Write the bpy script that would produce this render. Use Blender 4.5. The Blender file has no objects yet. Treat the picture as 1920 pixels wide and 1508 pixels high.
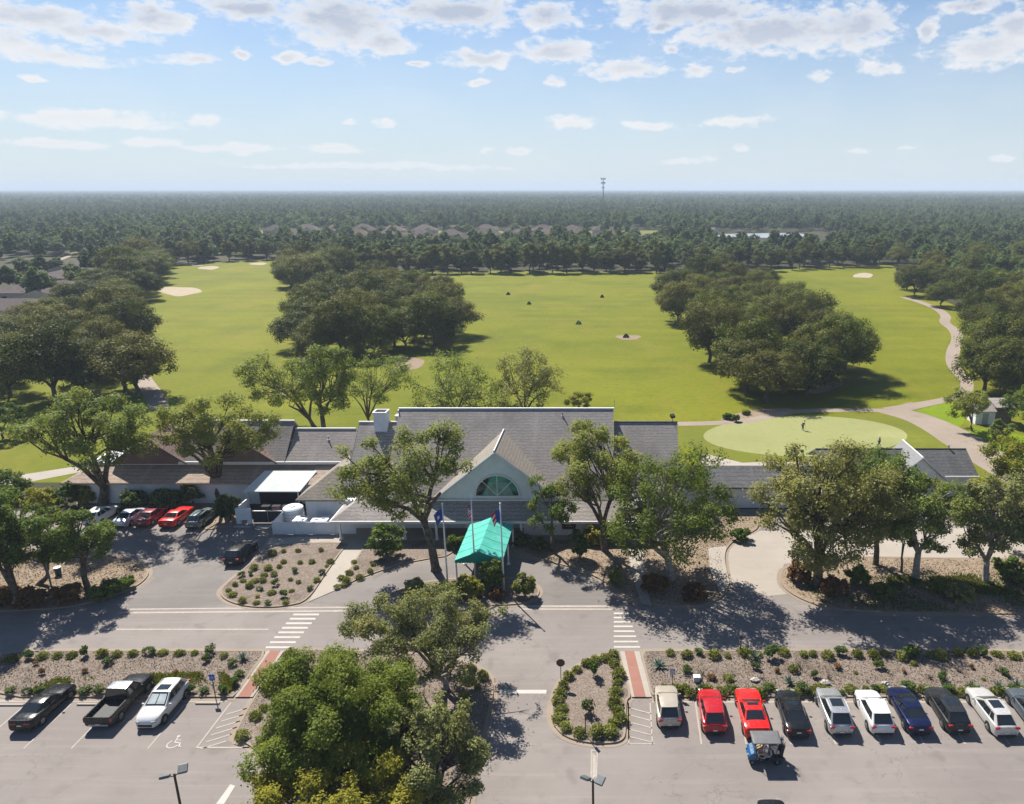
import bpy, math, random
import numpy as np
from mathutils import Vector, Matrix

# ---------------------------------------------------------------- camera, sky, sun
SC = bpy.context.scene
COL = SC.collection
F, CX, CY = 1394.0, 1150.0, 754.0          # focal length and principal point, in photo pixels (1920 wide)
PITCH = math.atan(400.0 / F)
CAMH = 38.0
EXPOSURE = 1.0
SUN_EL = math.radians(49.0)
SUN_AZ = math.radians(-34.0)                # from +Y (away from the camera) towards +X

cam = bpy.data.cameras.new("camera")
cam.sensor_fit = 'HORIZONTAL'
cam.sensor_width = 36.0
cam.lens = 36.0 * F / 1920.0
cam.shift_x = -(CX - 960.0) / 1920.0
cam.clip_start = 0.5
cam.clip_end = 60000
camo = bpy.data.objects.new("camera", cam)
COL.objects.link(camo)
camo.location = (0, 0, CAMH)
camo.rotation_euler = (math.pi / 2 - PITCH, 0, 0)
SC.camera = camo

SC.view_settings.view_transform = 'Standard'
SC.view_settings.look = 'None'
SC.view_settings.gamma = 1
SC.view_settings.exposure = EXPOSURE
SC.view_settings.use_curve_mapping = False
try:
    SC.cycles.use_denoising = True
    SC.cycles.max_bounces = 6
    SC.cycles.transparent_max_bounces = 6
    SC.cycles.volume_bounces = 0
    SC.cycles.use_adaptive_sampling = True
    SC.cycles.adaptive_threshold = 0.012
except Exception:
    pass

cp, sp = math.cos(PITCH), math.sin(PITCH)
def ray(px, py):
    xc = (px - CX) / F; yc = -(py - CY) / F
    return Vector((xc, cp + yc * sp, -sp + yc * cp))
def G(px, py, z=0.0):
    d = ray(px, py); t = (z - CAMH) / d.z
    return (d.x * t, d.y * t)
def AT(px, py, Y):
    d = ray(px, py); t = Y / d.y
    return (d.x * t, Y, CAMH + d.z * t)
def lin(c):
    return tuple(((v / 255.0) / 12.92 if v <= 10 else (((v / 255.0) + 0.055) / 1.055) ** 2.4) for v in c)

sun = bpy.data.lights.new("sun", 'SUN')
sun.energy = 5.0
sun.angle = math.radians(0.5)
sun.color = (1.0, 0.945, 0.86)
suno = bpy.data.objects.new("sun", sun)
COL.objects.link(suno)
SUNV = Vector((math.sin(SUN_AZ) * math.cos(SUN_EL), math.cos(SUN_AZ) * math.cos(SUN_EL), math.sin(SUN_EL)))
suno.rotation_euler = (-SUNV).to_track_quat('-Z', 'Y').to_euler()
suno.location = (-60, 60, 120)

CLOUDS = [(60,30,140,26),(180,62,110,16),(110,105,130,20),(15,72,60,30),(285,32,80,26),
 (365,110,44,12),(455,100,11,8),(540,110,27,12),(600,117,32,7),(640,40,120,62),(720,80,60,26),(470,16,110,24),(850,22,140,34),(1030,30,62,24),
 (905,110,74,19),(1045,97,82,24),(1175,130,78,20),(1300,22,170,34),(1450,60,210,44),(1600,52,92,48),(1240,50,30,15),
 (1850,92,100,42),(1905,50,70,34),(1740,60,14,30),(1820,8,70,14),(897,155,24,7),(1037,152,20,8),(1307,132,27,11),(1375,133,14,6),
 (1540,142,24,9),(1652,128,36,12),(785,121,15,5),(1258,92,16,8),(150,224,200,17),(385,225,31,11),(720,230,23,9),(658,230,9,6),
 (1072,229,48,12),(1220,236,58,8),(1385,228,62,9),(110,268,105,9),(290,268,62,8),(430,278,95,8),(625,280,66,8),(965,282,28,6),
 (915,282,11,5),(60,148,17,6),(1385,275,20,5),(1700,277,16,4),(1880,296,24,5),(700,312,260,5),(1280,302,60,5),(1610,285,20,4)]

world = bpy.data.worlds.new("World")
SC.world = world
world.use_nodes = True
def build_world():
    nt = world.node_tree; N = nt.nodes; L = nt.links
    N.clear()
    out = N.new('ShaderNodeOutputWorld'); bg = N.new('ShaderNodeBackground')
    sky = N.new('ShaderNodeTexSky'); sky.sky_type = 'NISHITA'; sky.sun_disc = False
    sky.sun_elevation = SUN_EL; sky.sun_rotation = SUN_AZ
    sky.altitude = 0; sky.air_density = 1.0; sky.dust_density = 0.25; sky.ozone_density = 3.0
    bg.inputs['Strength'].default_value = 0.05
    tc = N.new('ShaderNodeTexCoord'); sx = N.new('ShaderNodeSeparateXYZ')
    L.new(tc.outputs['Generated'], sx.inputs[0])
    def M(op, a, b=None, c=None):
        n = N.new('ShaderNodeMath'); n.operation = op
        for i, v in enumerate((a, b, c)):
            if v is None: continue
            if isinstance(v, (int, float)): n.inputs[i].default_value = v
            else: L.new(v, n.inputs[i])
        return n.outputs[0]
    az = M('ARCTAN2', sx.outputs[0], sx.outputs[1]); el = M('ARCSINE', sx.outputs[2])
    cb = N.new('ShaderNodeCombineXYZ'); L.new(az, cb.inputs[0]); L.new(el, cb.inputs[1])
    def noise(scale, detail, rough, vec, col=False):
        n = N.new('ShaderNodeTexNoise'); n.inputs['Scale'].default_value = scale; n.inputs['Detail'].default_value = detail
        n.inputs['Roughness'].default_value = rough; L.new(vec, n.inputs['Vector'])
        return n.outputs['Color'] if col else n.outputs['Fac']
    def VM(op, a, b=None, c=None):
        n = N.new('ShaderNodeVectorMath'); n.operation = op
        for i, v in enumerate((a, b, c)):
            if v is None: continue
            if isinstance(v, tuple): n.inputs[i].default_value = v
            else: L.new(v, n.inputs[i])
        return n
    st = VM('MULTIPLY', cb.outputs[0], (1, 1.9, 1)).outputs[0]
    w1 = noise(26, 5, 0.6, st, True)
    warp = VM('MULTIPLY_ADD', w1, (0.034, 0.016, 0), (-0.017, -0.008, 0)).outputs[0]
    p = VM('ADD', cb.outputs[0], warp).outputs[0]
    best = None
    for cx, cy, rx, ry in CLOUDS:
        if cy < 70 and rx > 40: rx *= 1.06; ry *= 1.12
        d = ray(cx, cy).normalized(); a0 = math.atan2(d.x, d.y); e0 = math.asin(d.z)
        d2 = ray(cx + rx, cy).normalized(); d3 = ray(cx, cy - ry).normalized()
        ra = abs(math.atan2(d2.x, d2.y) - a0) * 1.12 + 0.003; re = abs(math.asin(d3.z) - e0) * 1.12 + 0.0015
        q = VM('MULTIPLY_ADD', p, (1 / ra, 1 / re, 0), (-a0 / ra, -e0 / re, 0)).outputs[0]
        ln = VM('LENGTH', q).outputs['Value']
        best = ln if best is None else M('MINIMUM', best, ln)
    n1 = noise(38, 9, 0.62, st)
    n2 = noise(9, 4, 0.5, st)
    dens = M('ADD', M('SUBTRACT', 1.0, best), M('MULTIPLY', M('SUBTRACT', n1, 0.5), 2.3))
    mr = N.new('ShaderNodeMapRange'); mr.interpolation_type = 'SMOOTHSTEP'; L.new(dens, mr.inputs[0])
    mr.inputs[1].default_value = -0.04; mr.inputs[2].default_value = 0.66; mr.inputs[3].default_value = 0; mr.inputs[4].default_value = 1
    # thin high veil
    veil = N.new('ShaderNodeMapRange'); L.new(n2, veil.inputs[0])
    veil.inputs[1].default_value = 0.45; veil.inputs[2].default_value = 0.8; veil.inputs[3].default_value = 0; veil.inputs[4].default_value = 0.16
    elf = N.new('ShaderNodeMapRange'); L.new(el, elf.inputs[0])
    elf.inputs[1].default_value = 0.0; elf.inputs[2].default_value = 0.1; elf.inputs[3].default_value = 0.6; elf.inputs[4].default_value = 0.95
    alpha = M('MULTIPLY', M('MAXIMUM', mr.outputs[0], veil.outputs[0]), elf.outputs[0])
    core = N.new('ShaderNodeMapRange'); L.new(M('ADD', M('SUBTRACT', 1.0, best), M('MULTIPLY', M('SUBTRACT', n1, 0.5), 1.2)), core.inputs[0])
    core.inputs[1].default_value = 0.32; core.inputs[2].default_value = 0.85; core.inputs[3].default_value = 0; core.inputs[4].default_value = 1
    elc = N.new('ShaderNodeMapRange'); L.new(el, elc.inputs[0])
    elc.inputs[1].default_value = 0.11; elc.inputs[2].default_value = 0.19; elc.inputs[3].default_value = 0.15; elc.inputs[4].default_value = 1
    cm = N.new('ShaderNodeMix'); cm.data_type = 'RGBA'
    L.new(M('MULTIPLY', core.outputs[0], elc.outputs[0]), cm.inputs[0])
    cm.inputs[6].default_value = (9.4, 9.4, 9.5, 1); cm.inputs[7].default_value = (5.2, 5.8, 7.0, 1)
    hz = N.new('ShaderNodeMapRange'); L.new(M('ABSOLUTE', el), hz.inputs[0])
    hz.inputs[1].default_value = 0.0; hz.inputs[2].default_value = 0.26; hz.inputs[3].default_value = 0.92; hz.inputs[4].default_value = 0.0
    hm = N.new('ShaderNodeMix'); hm.data_type = 'RGBA'; L.new(hz.outputs[0], hm.inputs[0]); hm.inputs[7].default_value = (7.1, 7.9, 8.5, 1)
    tn = N.new('ShaderNodeMix'); tn.data_type = 'RGBA'; tn.blend_type = 'MULTIPLY'; tn.inputs[0].default_value = 1.0; L.new(sky.outputs[0], tn.inputs[6]); tn.inputs[7].default_value = (0.80, 0.95, 1.12, 1); L.new(tn.outputs[2], hm.inputs[6])
    mx = N.new('ShaderNodeMix'); mx.data_type = 'RGBA'
    L.new(alpha, mx.inputs[0]); L.new(hm.outputs[2], mx.inputs[6]); L.new(cm.outputs[2], mx.inputs[7])
    L.new(mx.outputs[2], bg.inputs['Color']); L.new(bg.outputs[0], out.inputs['Surface'])
build_world()

# ---------------------------------------------------------------- materials
MATS = {}
class NT:
    def __init__(s, name):
        s.m = bpy.data.materials.new(name); s.m.use_nodes = True
        s.t = s.m.node_tree; s.t.nodes.clear()
        s.out = s.t.nodes.new('ShaderNodeOutputMaterial')
    def n(s, typ, **kw):
        n = s.t.nodes.new(typ)
        for k, v in kw.items(): setattr(n, k, v)
        return n
    def l(s, a, b): s.t.links.new(a, b)
    def math(s, op, a, b=None, c=None, clamp=False):
        n = s.n('ShaderNodeMath', operation=op); n.use_clamp = clamp
        for i, v in enumerate((a, b, c)):
            if v is None: continue
            if isinstance(v, (int, float)): n.inputs[i].default_value = v
            else: s.l(v, n.inputs[i])
        return n.outputs[0]
    def coords(s, kind='Object', scale=(1, 1, 1), rot=(0, 0, 0)):
        if kind == 'Position': o = s.n('ShaderNodeNewGeometry').outputs['Position']
        else: o = s.n('ShaderNodeTexCoord').outputs[kind]
        mp = s.n('ShaderNodeMapping'); mp.inputs['Scale'].default_value = scale; mp.inputs['Rotation'].default_value = rot
        s.l(o, mp.inputs['Vector']); return mp.outputs[0]
    def noise(s, vec, scale, detail=4, rough=0.55, dist=0.0, out='Fac'):
        n = s.n('ShaderNodeTexNoise'); n.inputs['Scale'].default_value = scale; n.inputs['Detail'].default_value = detail
        n.inputs['Roughness'].default_value = rough; n.inputs['Distortion'].default_value = dist
        s.l(vec, n.inputs['Vector']); return n.outputs[out]
    def ramp(s, fac, lo, hi, a=0.0, b=1.0, smooth=True):
        n = s.n('ShaderNodeMapRange'); n.interpolation_type = 'SMOOTHSTEP' if smooth else 'LINEAR'
        s.l(fac, n.inputs[0])
        for i, v in enumerate((lo, hi, a, b)): n.inputs[i + 1].default_value = v
        return n.outputs[0]
    def mix(s, fac, a, b, mode='MIX'):
        n = s.n('ShaderNodeMix', data_type='RGBA', blend_type=mode)
        for i, v in ((0, fac), (6, a), (7, b)):
            if isinstance(v, (int, float)): n.inputs[i].default_value = v
            elif isinstance(v, tuple): n.inputs[i].default_value = tuple(v[:3]) + (1,)
            else: s.l(v, n.inputs[i])
        return n.outputs[2]
    def bsdf(s, color, rough=0.8, metal=0.0, spec=0.3, bump=None, bstr=0.3, bdist=0.02, coat=0.0):
        b = s.n('ShaderNodeBsdfPrincipled')
        if isinstance(color, tuple): b.inputs['Base Color'].default_value = tuple(color[:3]) + (1,)
        else: s.l(color, b.inputs['Base Color'])
        if isinstance(rough, (int, float)): b.inputs['Roughness'].default_value = rough
        else: s.l(rough, b.inputs['Roughness'])
        b.inputs['Metallic'].default_value = metal; b.inputs['Specular IOR Level'].default_value = spec
        b.inputs['Coat Weight'].default_value = coat; b.inputs['Coat Roughness'].default_value = 0.04
        if bump is not None:
            bn = s.n('ShaderNodeBump'); bn.inputs['Strength'].default_value = bstr; bn.inputs['Distance'].default_value = bdist
            s.l(bump, bn.inputs['Height']); s.l(bn.outputs[0], b.inputs['Normal'])
        s.l(b.outputs[0], s.out.inputs['Surface']); return b

def plain(name, col, rough=0.6, metal=0.0, spec=0.4, var=0.12, scale=3.0, coat=0.0):
    if name in MATS: return MATS[name]
    t = NT(name); v = t.coords('Object')
    n = t.noise(v, scale, 4)
    c = t.mix(t.ramp(n, 0.3, 0.7), tuple(x * (1 - var) for x in col), tuple(min(1, x * (1 + var)) for x in col))
    t.bsdf(c, rough, metal, spec, coat=coat)
    MATS[name] = t.m; return t.m

def leafmat(name, dark, light, trans=0.3, var=0.5, sat=1.0, warm=None, patch=0):
    t = NT(name); v = t.coords('Object')
    geo = t.n('ShaderNodeNewGeometry'); oi = t.n('ShaderNodeObjectInfo')
    n = t.noise(v, 0.55, 3)
    f = t.math('ADD', t.math('MULTIPLY', geo.outputs['Random Per Island'], 0.55), t.math('MULTIPLY', n, 0.6))
    f = t.math('ADD', f, t.math('MULTIPLY', t.math('SUBTRACT', oi.outputs['Random'], 0.5), var))
    c = t.mix(t.ramp(f, 0.2, 0.95, smooth=False), dark, light)
    if warm is not None:
        n2 = t.noise(v, 0.35, 2)
        c = t.mix(t.math('MULTIPLY', t.ramp(n2, 0.5, 0.7), 0.55), c, warm)
        r2 = t.math('FRACT', t.math('MULTIPLY', oi.outputs['Random'], 7.31))
        c = t.mix(t.math('MULTIPLY', t.ramp(r2, 0.55, 1.0), 0.5), c, warm)
    if patch:
        pn = t.noise(t.coords('Position'), patch, 4, 0.6)
        c = t.mix(1.0, c, t.mix(t.ramp(pn, 0.35, 0.65), (0.62, 0.66, 0.72), (1.3, 1.28, 1.15)), 'MULTIPLY')
    d = t.n('ShaderNodeBsdfPrincipled'); t.l(c, d.inputs['Base Color']); d.inputs['Roughness'].default_value = 0.55
    d.inputs['Specular IOR Level'].default_value = 0.06
    tr = t.n('ShaderNodeBsdfTranslucent')
    tc = t.mix(1.0, c, (1.25, 1.2, 0.55), 'MULTIPLY'); t.l(tc, tr.inputs['Color'])
    ms = t.n('ShaderNodeMixShader'); ms.inputs[0].default_value = trans
    t.l(d.outputs[0], ms.inputs[1]); t.l(tr.outputs[0], ms.inputs[2]); t.l(ms.outputs[0], t.out.inputs['Surface'])
    MATS[name] = t.m; return t.m

def m_asphalt(name, c1, c2, stain=0.5):
    t = NT(name); v = t.coords('Position')
    big = t.noise(v, 0.09, 5, 0.6); mid = t.noise(v, 0.7, 5, 0.65); fine = t.noise(v, 28, 2, 0.7)
    vs = t.coords('Position', (0.05, 1.2, 1)); streak = t.noise(vs, 1.6, 5, 0.65)
    c = t.mix(t.ramp(big, 0.35, 0.65), c1, c2)
    c = t.mix(t.math('MULTIPLY', t.ramp(streak, 0.48, 0.7), 0.35 * stain), c, tuple(x * 1.3 for x in c2))
    c = t.mix(t.math('MULTIPLY', t.ramp(mid, 0.52, 0.72), 0.45 * stain), c, tuple(x * 0.72 for x in c1))
    c = t.mix(t.math('MULTIPLY', t.ramp(fine, 0.45, 0.8), 0.4), c, tuple(x * 1.35 for x in c2))
    vo = t.n('ShaderNodeTexVoronoi', feature='DISTANCE_TO_EDGE'); vo.inputs['Scale'].default_value = 0.16
    wv = t.n('ShaderNodeVectorMath', operation='ADD'); t.l(v, wv.inputs[0])
    wn = t.n('ShaderNodeVectorMath', operation='SCALE'); t.l(t.noise(v, 0.6, 4, 0.6, 0, 'Color'), wn.inputs[0]); wn.inputs['Scale'].default_value = 3.2
    t.l(wn.outputs[0], wv.inputs[1]); t.l(wv.outputs[0], vo.inputs['Vector'])
    crack = t.math('MULTIPLY', t.ramp(vo.outputs['Distance'], 0.001, 0.007, 0.5 * stain, 0.0), t.ramp(t.noise(v, 0.07, 3), 0.44, 0.58))
    c = t.mix(crack, c, tuple(x * 0.45 for x in c1))
    br = t.n('ShaderNodeTexVoronoi', distance='CHEBYCHEV'); br.inputs['Scale'].default_value = 0.055; br.inputs['Randomness'].default_value = 0.8; t.l(t.coords('Position', (0.55, 1.5, 1)), br.inputs['Vector'])
    bs = t.n('ShaderNodeSeparateColor'); t.l(br.outputs['Color'], bs.inputs[0])
    c = t.mix(t.math('MULTIPLY', t.ramp(bs.outputs[0], 0.5, 0.95), 0.3 * stain), c, tuple(x * 0.78 for x in c1))
    oil = t.noise(v, 0.45, 2, 0.4)
    c = t.mix(t.math('MULTIPLY', t.ramp(oil, 0.62, 0.74), 0.42 * stain), c, tuple(x * 0.5 for x in c1))
    t.bsdf(c, 0.88, 0, 0.25, bump=fine, bstr=0.25, bdist=0.01)
    MATS[name] = t.m; return t.m

def m_mulch(name, c1, c2, c3):
    t = NT(name); v = t.coords('Position')
    vo = t.n('ShaderNodeTexVoronoi'); vo.inputs['Scale'].default_value = 15.0; t.l(v, vo.inputs['Vector'])
    vo2 = t.n('ShaderNodeTexVoronoi'); vo2.inputs['Scale'].default_value = 4.5; t.l(v, vo2.inputs['Vector'])
    sp_ = t.n('ShaderNodeSeparateColor'); t.l(vo.outputs['Color'], sp_.inputs[0])
    sp2 = t.n('ShaderNodeSeparateColor'); t.l(vo2.outputs['Color'], sp2.inputs[0])
    big = t.noise(v, 0.35, 4, 0.6)
    c = t.mix(sp_.outputs[0], c1, c2)
    c = t.mix(t.math('MULTIPLY', t.ramp(sp2.outputs[1], 0.6, 0.95), 0.5), c, c3)
    c = t.mix(t.math('MULTIPLY', t.ramp(big, 0.5, 0.7), 0.5), c, tuple(x * 0.6 for x in c1))
    t.bsdf(c, 0.95, 0, 0.1, bump=vo.outputs['Distance'], bstr=0.7, bdist=0.035)
    MATS[name] = t.m; return t.m

def m_grass(name, dark, mid, light, tan, stripes=0.0, amt_tan=0.5, mott=0.45):
    t = NT(name); v = t.coords('Position')
    n0 = t.noise(v, 0.012, 4, 0.6); n1 = t.noise(v, 0.05, 5, 0.62); n2 = t.noise(v, 0.9, 4, 0.7); n3 = t.noise(v, 9, 2, 0.7)
    c = t.mix(t.ramp(n0, 0.35, 0.65), mid, light)
    c = t.mix(t.math('MULTIPLY', t.ramp(n1, 0.46, 0.70), mott), c, dark)
    n7 = t.noise(v, 0.028, 6, 0.7)
    c = t.mix(t.math('MULTIPLY', t.ramp(n7, 0.54, 0.66), 0.45 if stripes else 0.0), c, tuple(x * 1.25 for x in light))
    n4 = t.noise(t.coords('Position', (1.1, .7, 1), (0, 0, 0.3)), 0.045, 5, 0.7)
    c = t.mix(t.math('MULTIPLY', t.ramp(n4, 0.5, 0.68), amt_tan), c, tan)
    c = t.mix(t.math('MULTIPLY', t.ramp(n2, 0.42, 0.75), 0.5), c, dark)
    n8 = t.noise(t.coords('Position', (1.6, .7, 1), (0, 0, .3)), 0.16, 5, 0.78)
    c = t.mix(t.math('MULTIPLY', t.ramp(n8, 0.5, 0.72), 0.3), c, tan)
    c = t.mix(t.math('MULTIPLY', t.ramp(n3, 0.4, 0.75), 0.3), c, light)
    if stripes:
        sx = t.n('ShaderNodeSeparateXYZ'); t.l(v, sx.inputs[0])
        wob = t.math('MULTIPLY', t.noise(v, 0.02, 2), 8)
        s1 = t.math('SINE', t.math('ADD', t.math('MULTIPLY', sx.outputs[1], 0.62), wob))
        n5 = t.noise(v, 0.03, 3)
        f = t.math('MULTIPLY', t.ramp(s1, -0.4, 0.4), t.math('MULTIPLY', t.ramp(n5, 0.4, 0.65), stripes))
        c = t.mix(f, c, tuple(x * 0.8 for x in dark))
        wb2 = t.math('MULTIPLY', t.noise(v, 0.05, 3), 1.2)
        s2 = t.math('SINE', t.math('ADD', t.math('MULTIPLY', sx.outputs[0], 0.75), wb2))
        n6 = t.noise(v, 0.022, 3)
        f2 = t.math('MULTIPLY', t.ramp(s2, -0.3, 0.6), t.math('MULTIPLY', t.ramp(n6, 0.45, 0.7), stripes * 0.8))
        c = t.mix(f2, c, tan)
    t.bsdf(c, 0.9, 0, 0.12, bump=n3, bstr=0.4, bdist=0.05)
    MATS[name] = t.m; return t.m

def m_roof(name, c1, c2, row=0.26):
    t = NT(name); v = t.coords('Position')
    sx = t.n('ShaderNodeSeparateXYZ'); t.l(v, sx.inputs[0])
    wob = t.math('MULTIPLY', t.noise(v, 1.3, 3), 0.34)
    zr = t.math('ADD', sx.outputs[2], wob)
    tri = t.math('FRACT', t.math('DIVIDE', zr, row))
    vs = t.coords('Position', (1, 1, 3)); tab = t.noise(vs, 3.2, 3, 0.7); big = t.noise(v, 0.22, 4, 0.6)
    vr = t.coords('Position', (2.2, 0.2, 0.2)); run = t.noise(vr, 0.5, 4, 0.6)
    c = t.mix(t.ramp(tab, 0.3, 0.7), c1, c2)
    c = t.mix(t.ramp(tri, 0.6, 1.0, 0, 0.6), c, tuple(x * 0.4 for x in c1))
    c = t.mix(t.math('MULTIPLY', t.ramp(big, 0.45, 0.7), 0.5), c, tuple(x * 0.68 for x in c1))
    c = t.mix(t.math('MULTIPLY', t.ramp(run, 0.52, 0.75), 0.3), c, tuple(x * 1.3 for x in c2))
    t.bsdf(c, 0.9, 0, 0.2, bump=tri, bstr=0.5, bdist=0.02)
    MATS[name] = t.m; return t.m

def m_paint(name, col, metal=0.0, rough=0.28):
    t = NT(name); v = t.coords('Object')
    n = t.noise(v, 1.2, 4)
    c = t.mix(t.ramp(n, 0.3, 0.75), col, tuple(x * 0.9 for x in col))
    dust = t.noise(v, 6, 4, 0.7)
    c = t.mix(t.math('MULTIPLY', t.ramp(dust, 0.45, 0.8), 0.018 if max(col) < .2 else .06), c, (0.35, 0.32, 0.28))
    t.bsdf(c, t.ramp(dust, 0.3, 0.8, rough - .08, rough + 0.06), metal, 0.22 if max(col) < .1 else 0.4, coat=0.12 if max(col) < .1 else 0.3)
    MATS[name] = t.m; return t.m

def m_marking(name, col, wear=0.5):
    t = NT(name); v = t.coords('Position')
    n = t.noise(v, 3.2, 6, 0.75); n2 = t.noise(v, 0.6, 3)
    f = t.math('ADD', n, t.math('MULTIPLY', t.math('SUBTRACT', n2, 0.5), 0.5))
    c = t.mix(t.ramp(f, 0.48, 0.66, 0, wear), col, lin((165, 155, 148)) if True else col)
    t.bsdf(c, 0.8, 0, 0.2); MATS[name] = t.m; return t.m

K = 0.50   # photo tone -> albedo
def alb(r, g, b, k=None):
    return tuple(x * 0.8 * (K if k is None else k) for x in lin((r, g, b)))
A_ROAD = m_asphalt("asphalt", alb(176, 166, 160, .5), alb(190, 180, 173, .5), 0.8)
A_DRIVE = m_asphalt("driveway_asphalt", alb(158, 150, 146, .5), alb(180, 172, 166, .5), 0.7)
A_CONC = m_asphalt("concrete", alb(208, 196, 182, .55), alb(222, 211, 197, .55), 0.4)
A_KERB = m_asphalt("kerb_concrete", alb(196, 176, 155, .5), alb(205, 188, 168, .5), 0.7)
A_PATH = m_asphalt("path_concrete", alb(196, 178, 160, .5), alb(210, 192, 174, .5), 0.4)
A_MULCH = m_mulch("mulch", alb(132, 118, 106, .6), alb(188, 173, 160, .65), alb(156, 134, 114, .58))
A_SANDY = m_mulch("sandy_soil", alb(182, 160, 136, .56), alb(204, 184, 160, .58), alb(144, 120, 94, .55))
A_LAWN = m_grass("lawn", alb(112, 132, 10, .43), alb(150, 160, 16, .44), alb(172, 176, 30, .45), alb(188, 172, 66, .46), 0.2, 0.5)
A_LAWN2 = m_grass("fresh_lawn", alb(120, 150, 20, .45), alb(150, 180, 20, .5), alb(170, 195, 40, .5), alb(176, 170, 84, .45), 0.0, 0.2)
A_GREEN = m_grass("putting_turf", alb(184, 192, 116, .46), alb(200, 206, 134, .48), alb(208, 210, 142, .48), alb(212, 204, 146, .48), 0.1, 0.35)
A_COLLAR = m_grass("collar_turf", alb(130, 146, 34, .42), alb(150, 160, 46, .45), alb(166, 172, 62, .45), alb(176, 160, 80, .45), 0.1, 0.5)
A_FLOOR = m_grass("woodland_floor", alb(60, 62, 40, .5), alb(84, 84, 56, .5), alb(100, 98, 66, .5), alb(120, 106, 84, .5), 0.0, 0.5)
A_SAND = plain("bunker_sand", alb(226, 208, 180, .55), 0.95, 0, 0.1, 0.06, 0.4)
A_ROOF = m_roof("shingle_roof", alb(170, 162, 156, .8), alb(197, 188, 181, .8))
A_ROOFL = m_roof("brown_shingle_roof", alb(178, 158, 142, .85), alb(204, 182, 164, .85))
A_ROOFG = m_roof("weathered_shingle_roof", alb(158, 150, 138, .72), alb(182, 172, 158, .72))
A_ROOFD = m_roof("dark_shingle_roof", alb(112, 112, 114, .6), alb(140, 140, 142, .6))
A_ROOFP = m_roof("pink_shingle_roof", alb(176, 146, 140, .5), alb(190, 160, 152, .5))
A_WALL = plain("white_render", (0.64, 0.67, 0.70), 0.8, 0, 0.2, 0.05, 1.2)
A_TRIM = plain("white_trim", (0.66, 0.66, 0.65), 0.6, 0, 0.3, 0.04)
A_METALROOF = plain("white_metal_roof", (0.6, 0.64, 0.62), 0.5, 0, 0.3, 0.05, 1.0)
A_GLASS = plain("dark_glass", (0.012, 0.016, 0.018), 0.06, 0, 0.9, 0.2)
A_TEALGLASS = plain("dusky_glass", (0.02, 0.035, 0.034), 0.05, 0, 0.8, 0.5, 0.5)
A_BLACK = plain("black_plastic", (0.015, 0.015, 0.016), 0.6, 0, 0.3)
A_TYRE = plain("tyre_rubber", (0.02, 0.02, 0.02), 0.85, 0, 0.2)
A_HEAD = plain("lamp_head_grey", (0.11, 0.125, 0.13), 0.5, 0.2, 0.4)
A_RIM = plain("alloy_rim", (0.24, 0.24, 0.25), 0.35, 0.7, 0.5)
A_STEEL = plain("grey_steel", (0.30, 0.31, 0.32), 0.5, 0.5, 0.4)
A_POLE = plain("white_pole_paint", (0.75, 0.75, 0.75), 0.4, 0.1, 0.5, 0.03)
A_BRONZE = plain("bronze_post", (0.06, 0.05, 0.045), 0.6, 0.3, 0.3)
A_TEAL = plain("teal_canvas", alb(90, 202, 184, .78), 0.75, 0, 0.2, 0.12, 0.9)
A_TEALD = plain("teal_valance", alb(20, 165, 142, .7), 0.8, 0, 0.2, 0.08, 1.5)
A_BARK = plain("bark", (0.10, 0.082, 0.066), 0.95, 0, 0.1, 0.45, 2.5)
A_BARKL = plain("pale_bark", (0.27, 0.24, 0.21), 0.95, 0, 0.1, 0.3, 2.5)
A_MARK = m_marking("white_road_paint", alb(236, 230, 222, .62), 0.75)
A_MARKF = m_marking("faded_road_paint", alb(218, 206, 192, .56), 0.95)
A_BRICK = m_asphalt("brick_paving", alb(180, 124, 108, .6), alb(194, 142, 126, .6), 0.5)
A_DARK = plain("dark_interior", (0.03, 0.026, 0.032), 0.8, 0, 0.2)
L_OAK = leafmat("oak_leaves", (0.032, 0.050, 0.008), (0.135, 0.160, 0.026), 0.28, 0.7, warm=(0.165, 0.140, 0.034))
L_FAR = leafmat("woodland_leaves", (0.050, 0.092, 0.038), (0.125, 0.185, 0.076), 0.42, 0.6, warm=(0.14, 0.135, 0.07), patch=0.004)
L_LOT = leafmat("shade_tree_leaves", (0.060, 0.098, 0.018), (0.28, 0.335, 0.092), 0.38, 0.1, warm=(0.30, 0.30, 0.075))
L_DEEP = leafmat("deep_green_leaves", (0.036, 0.070, 0.012), (0.175, 0.245, 0.046), 0.38, 0.1, warm=(0.19, 0.215, 0.034))
L_LIME = leafmat("lime_leaves", (0.085, 0.11, 0.012), (0.31, 0.32, 0.045), 0.40, 0.15, warm=(0.32, 0.28, 0.04))
L_GREY = leafmat("grey_green_leaves", (0.0881, 0.1083, 0.0319), (0.3288, 0.3420, 0.1368), 0.36, 0.1, warm=(0.28, 0.26, 0.08))
L_SHRUB = leafmat("shrub_leaves", (0.09, 0.11, 0.022), (0.30, 0.32, 0.085), 0.35, 0.35)
L_HEDGE = leafmat("hedge_leaves", (0.030, 0.060, 0.014), (0.125, 0.18, 0.035), 0.35, 0.3)
L_AGAVE = leafmat("agave_leaves", (0.07, 0.10, 0.08), (0.16, 0.20, 0.16), 0.1, 0.2)
L_RUST = leafmat("rust_leaves", (0.08, 0.04, 0.015), (0.22, 0.11, 0.04), 0.25, 0.3)
L_GOLD = leafmat("gold_leaves", (0.16, 0.14, 0.02), (0.38, 0.34, 0.06), 0.3, 0.2)
L_TURF = leafmat("grass_blades", (0.07, 0.09, 0.012), (0.20, 0.22, 0.04), 0.3, 0.2)
L_LITTER = leafmat("leaf_litter", (0.05, 0.035, 0.02), (0.18, 0.13, 0.085), 0.1, 0.2)

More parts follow.
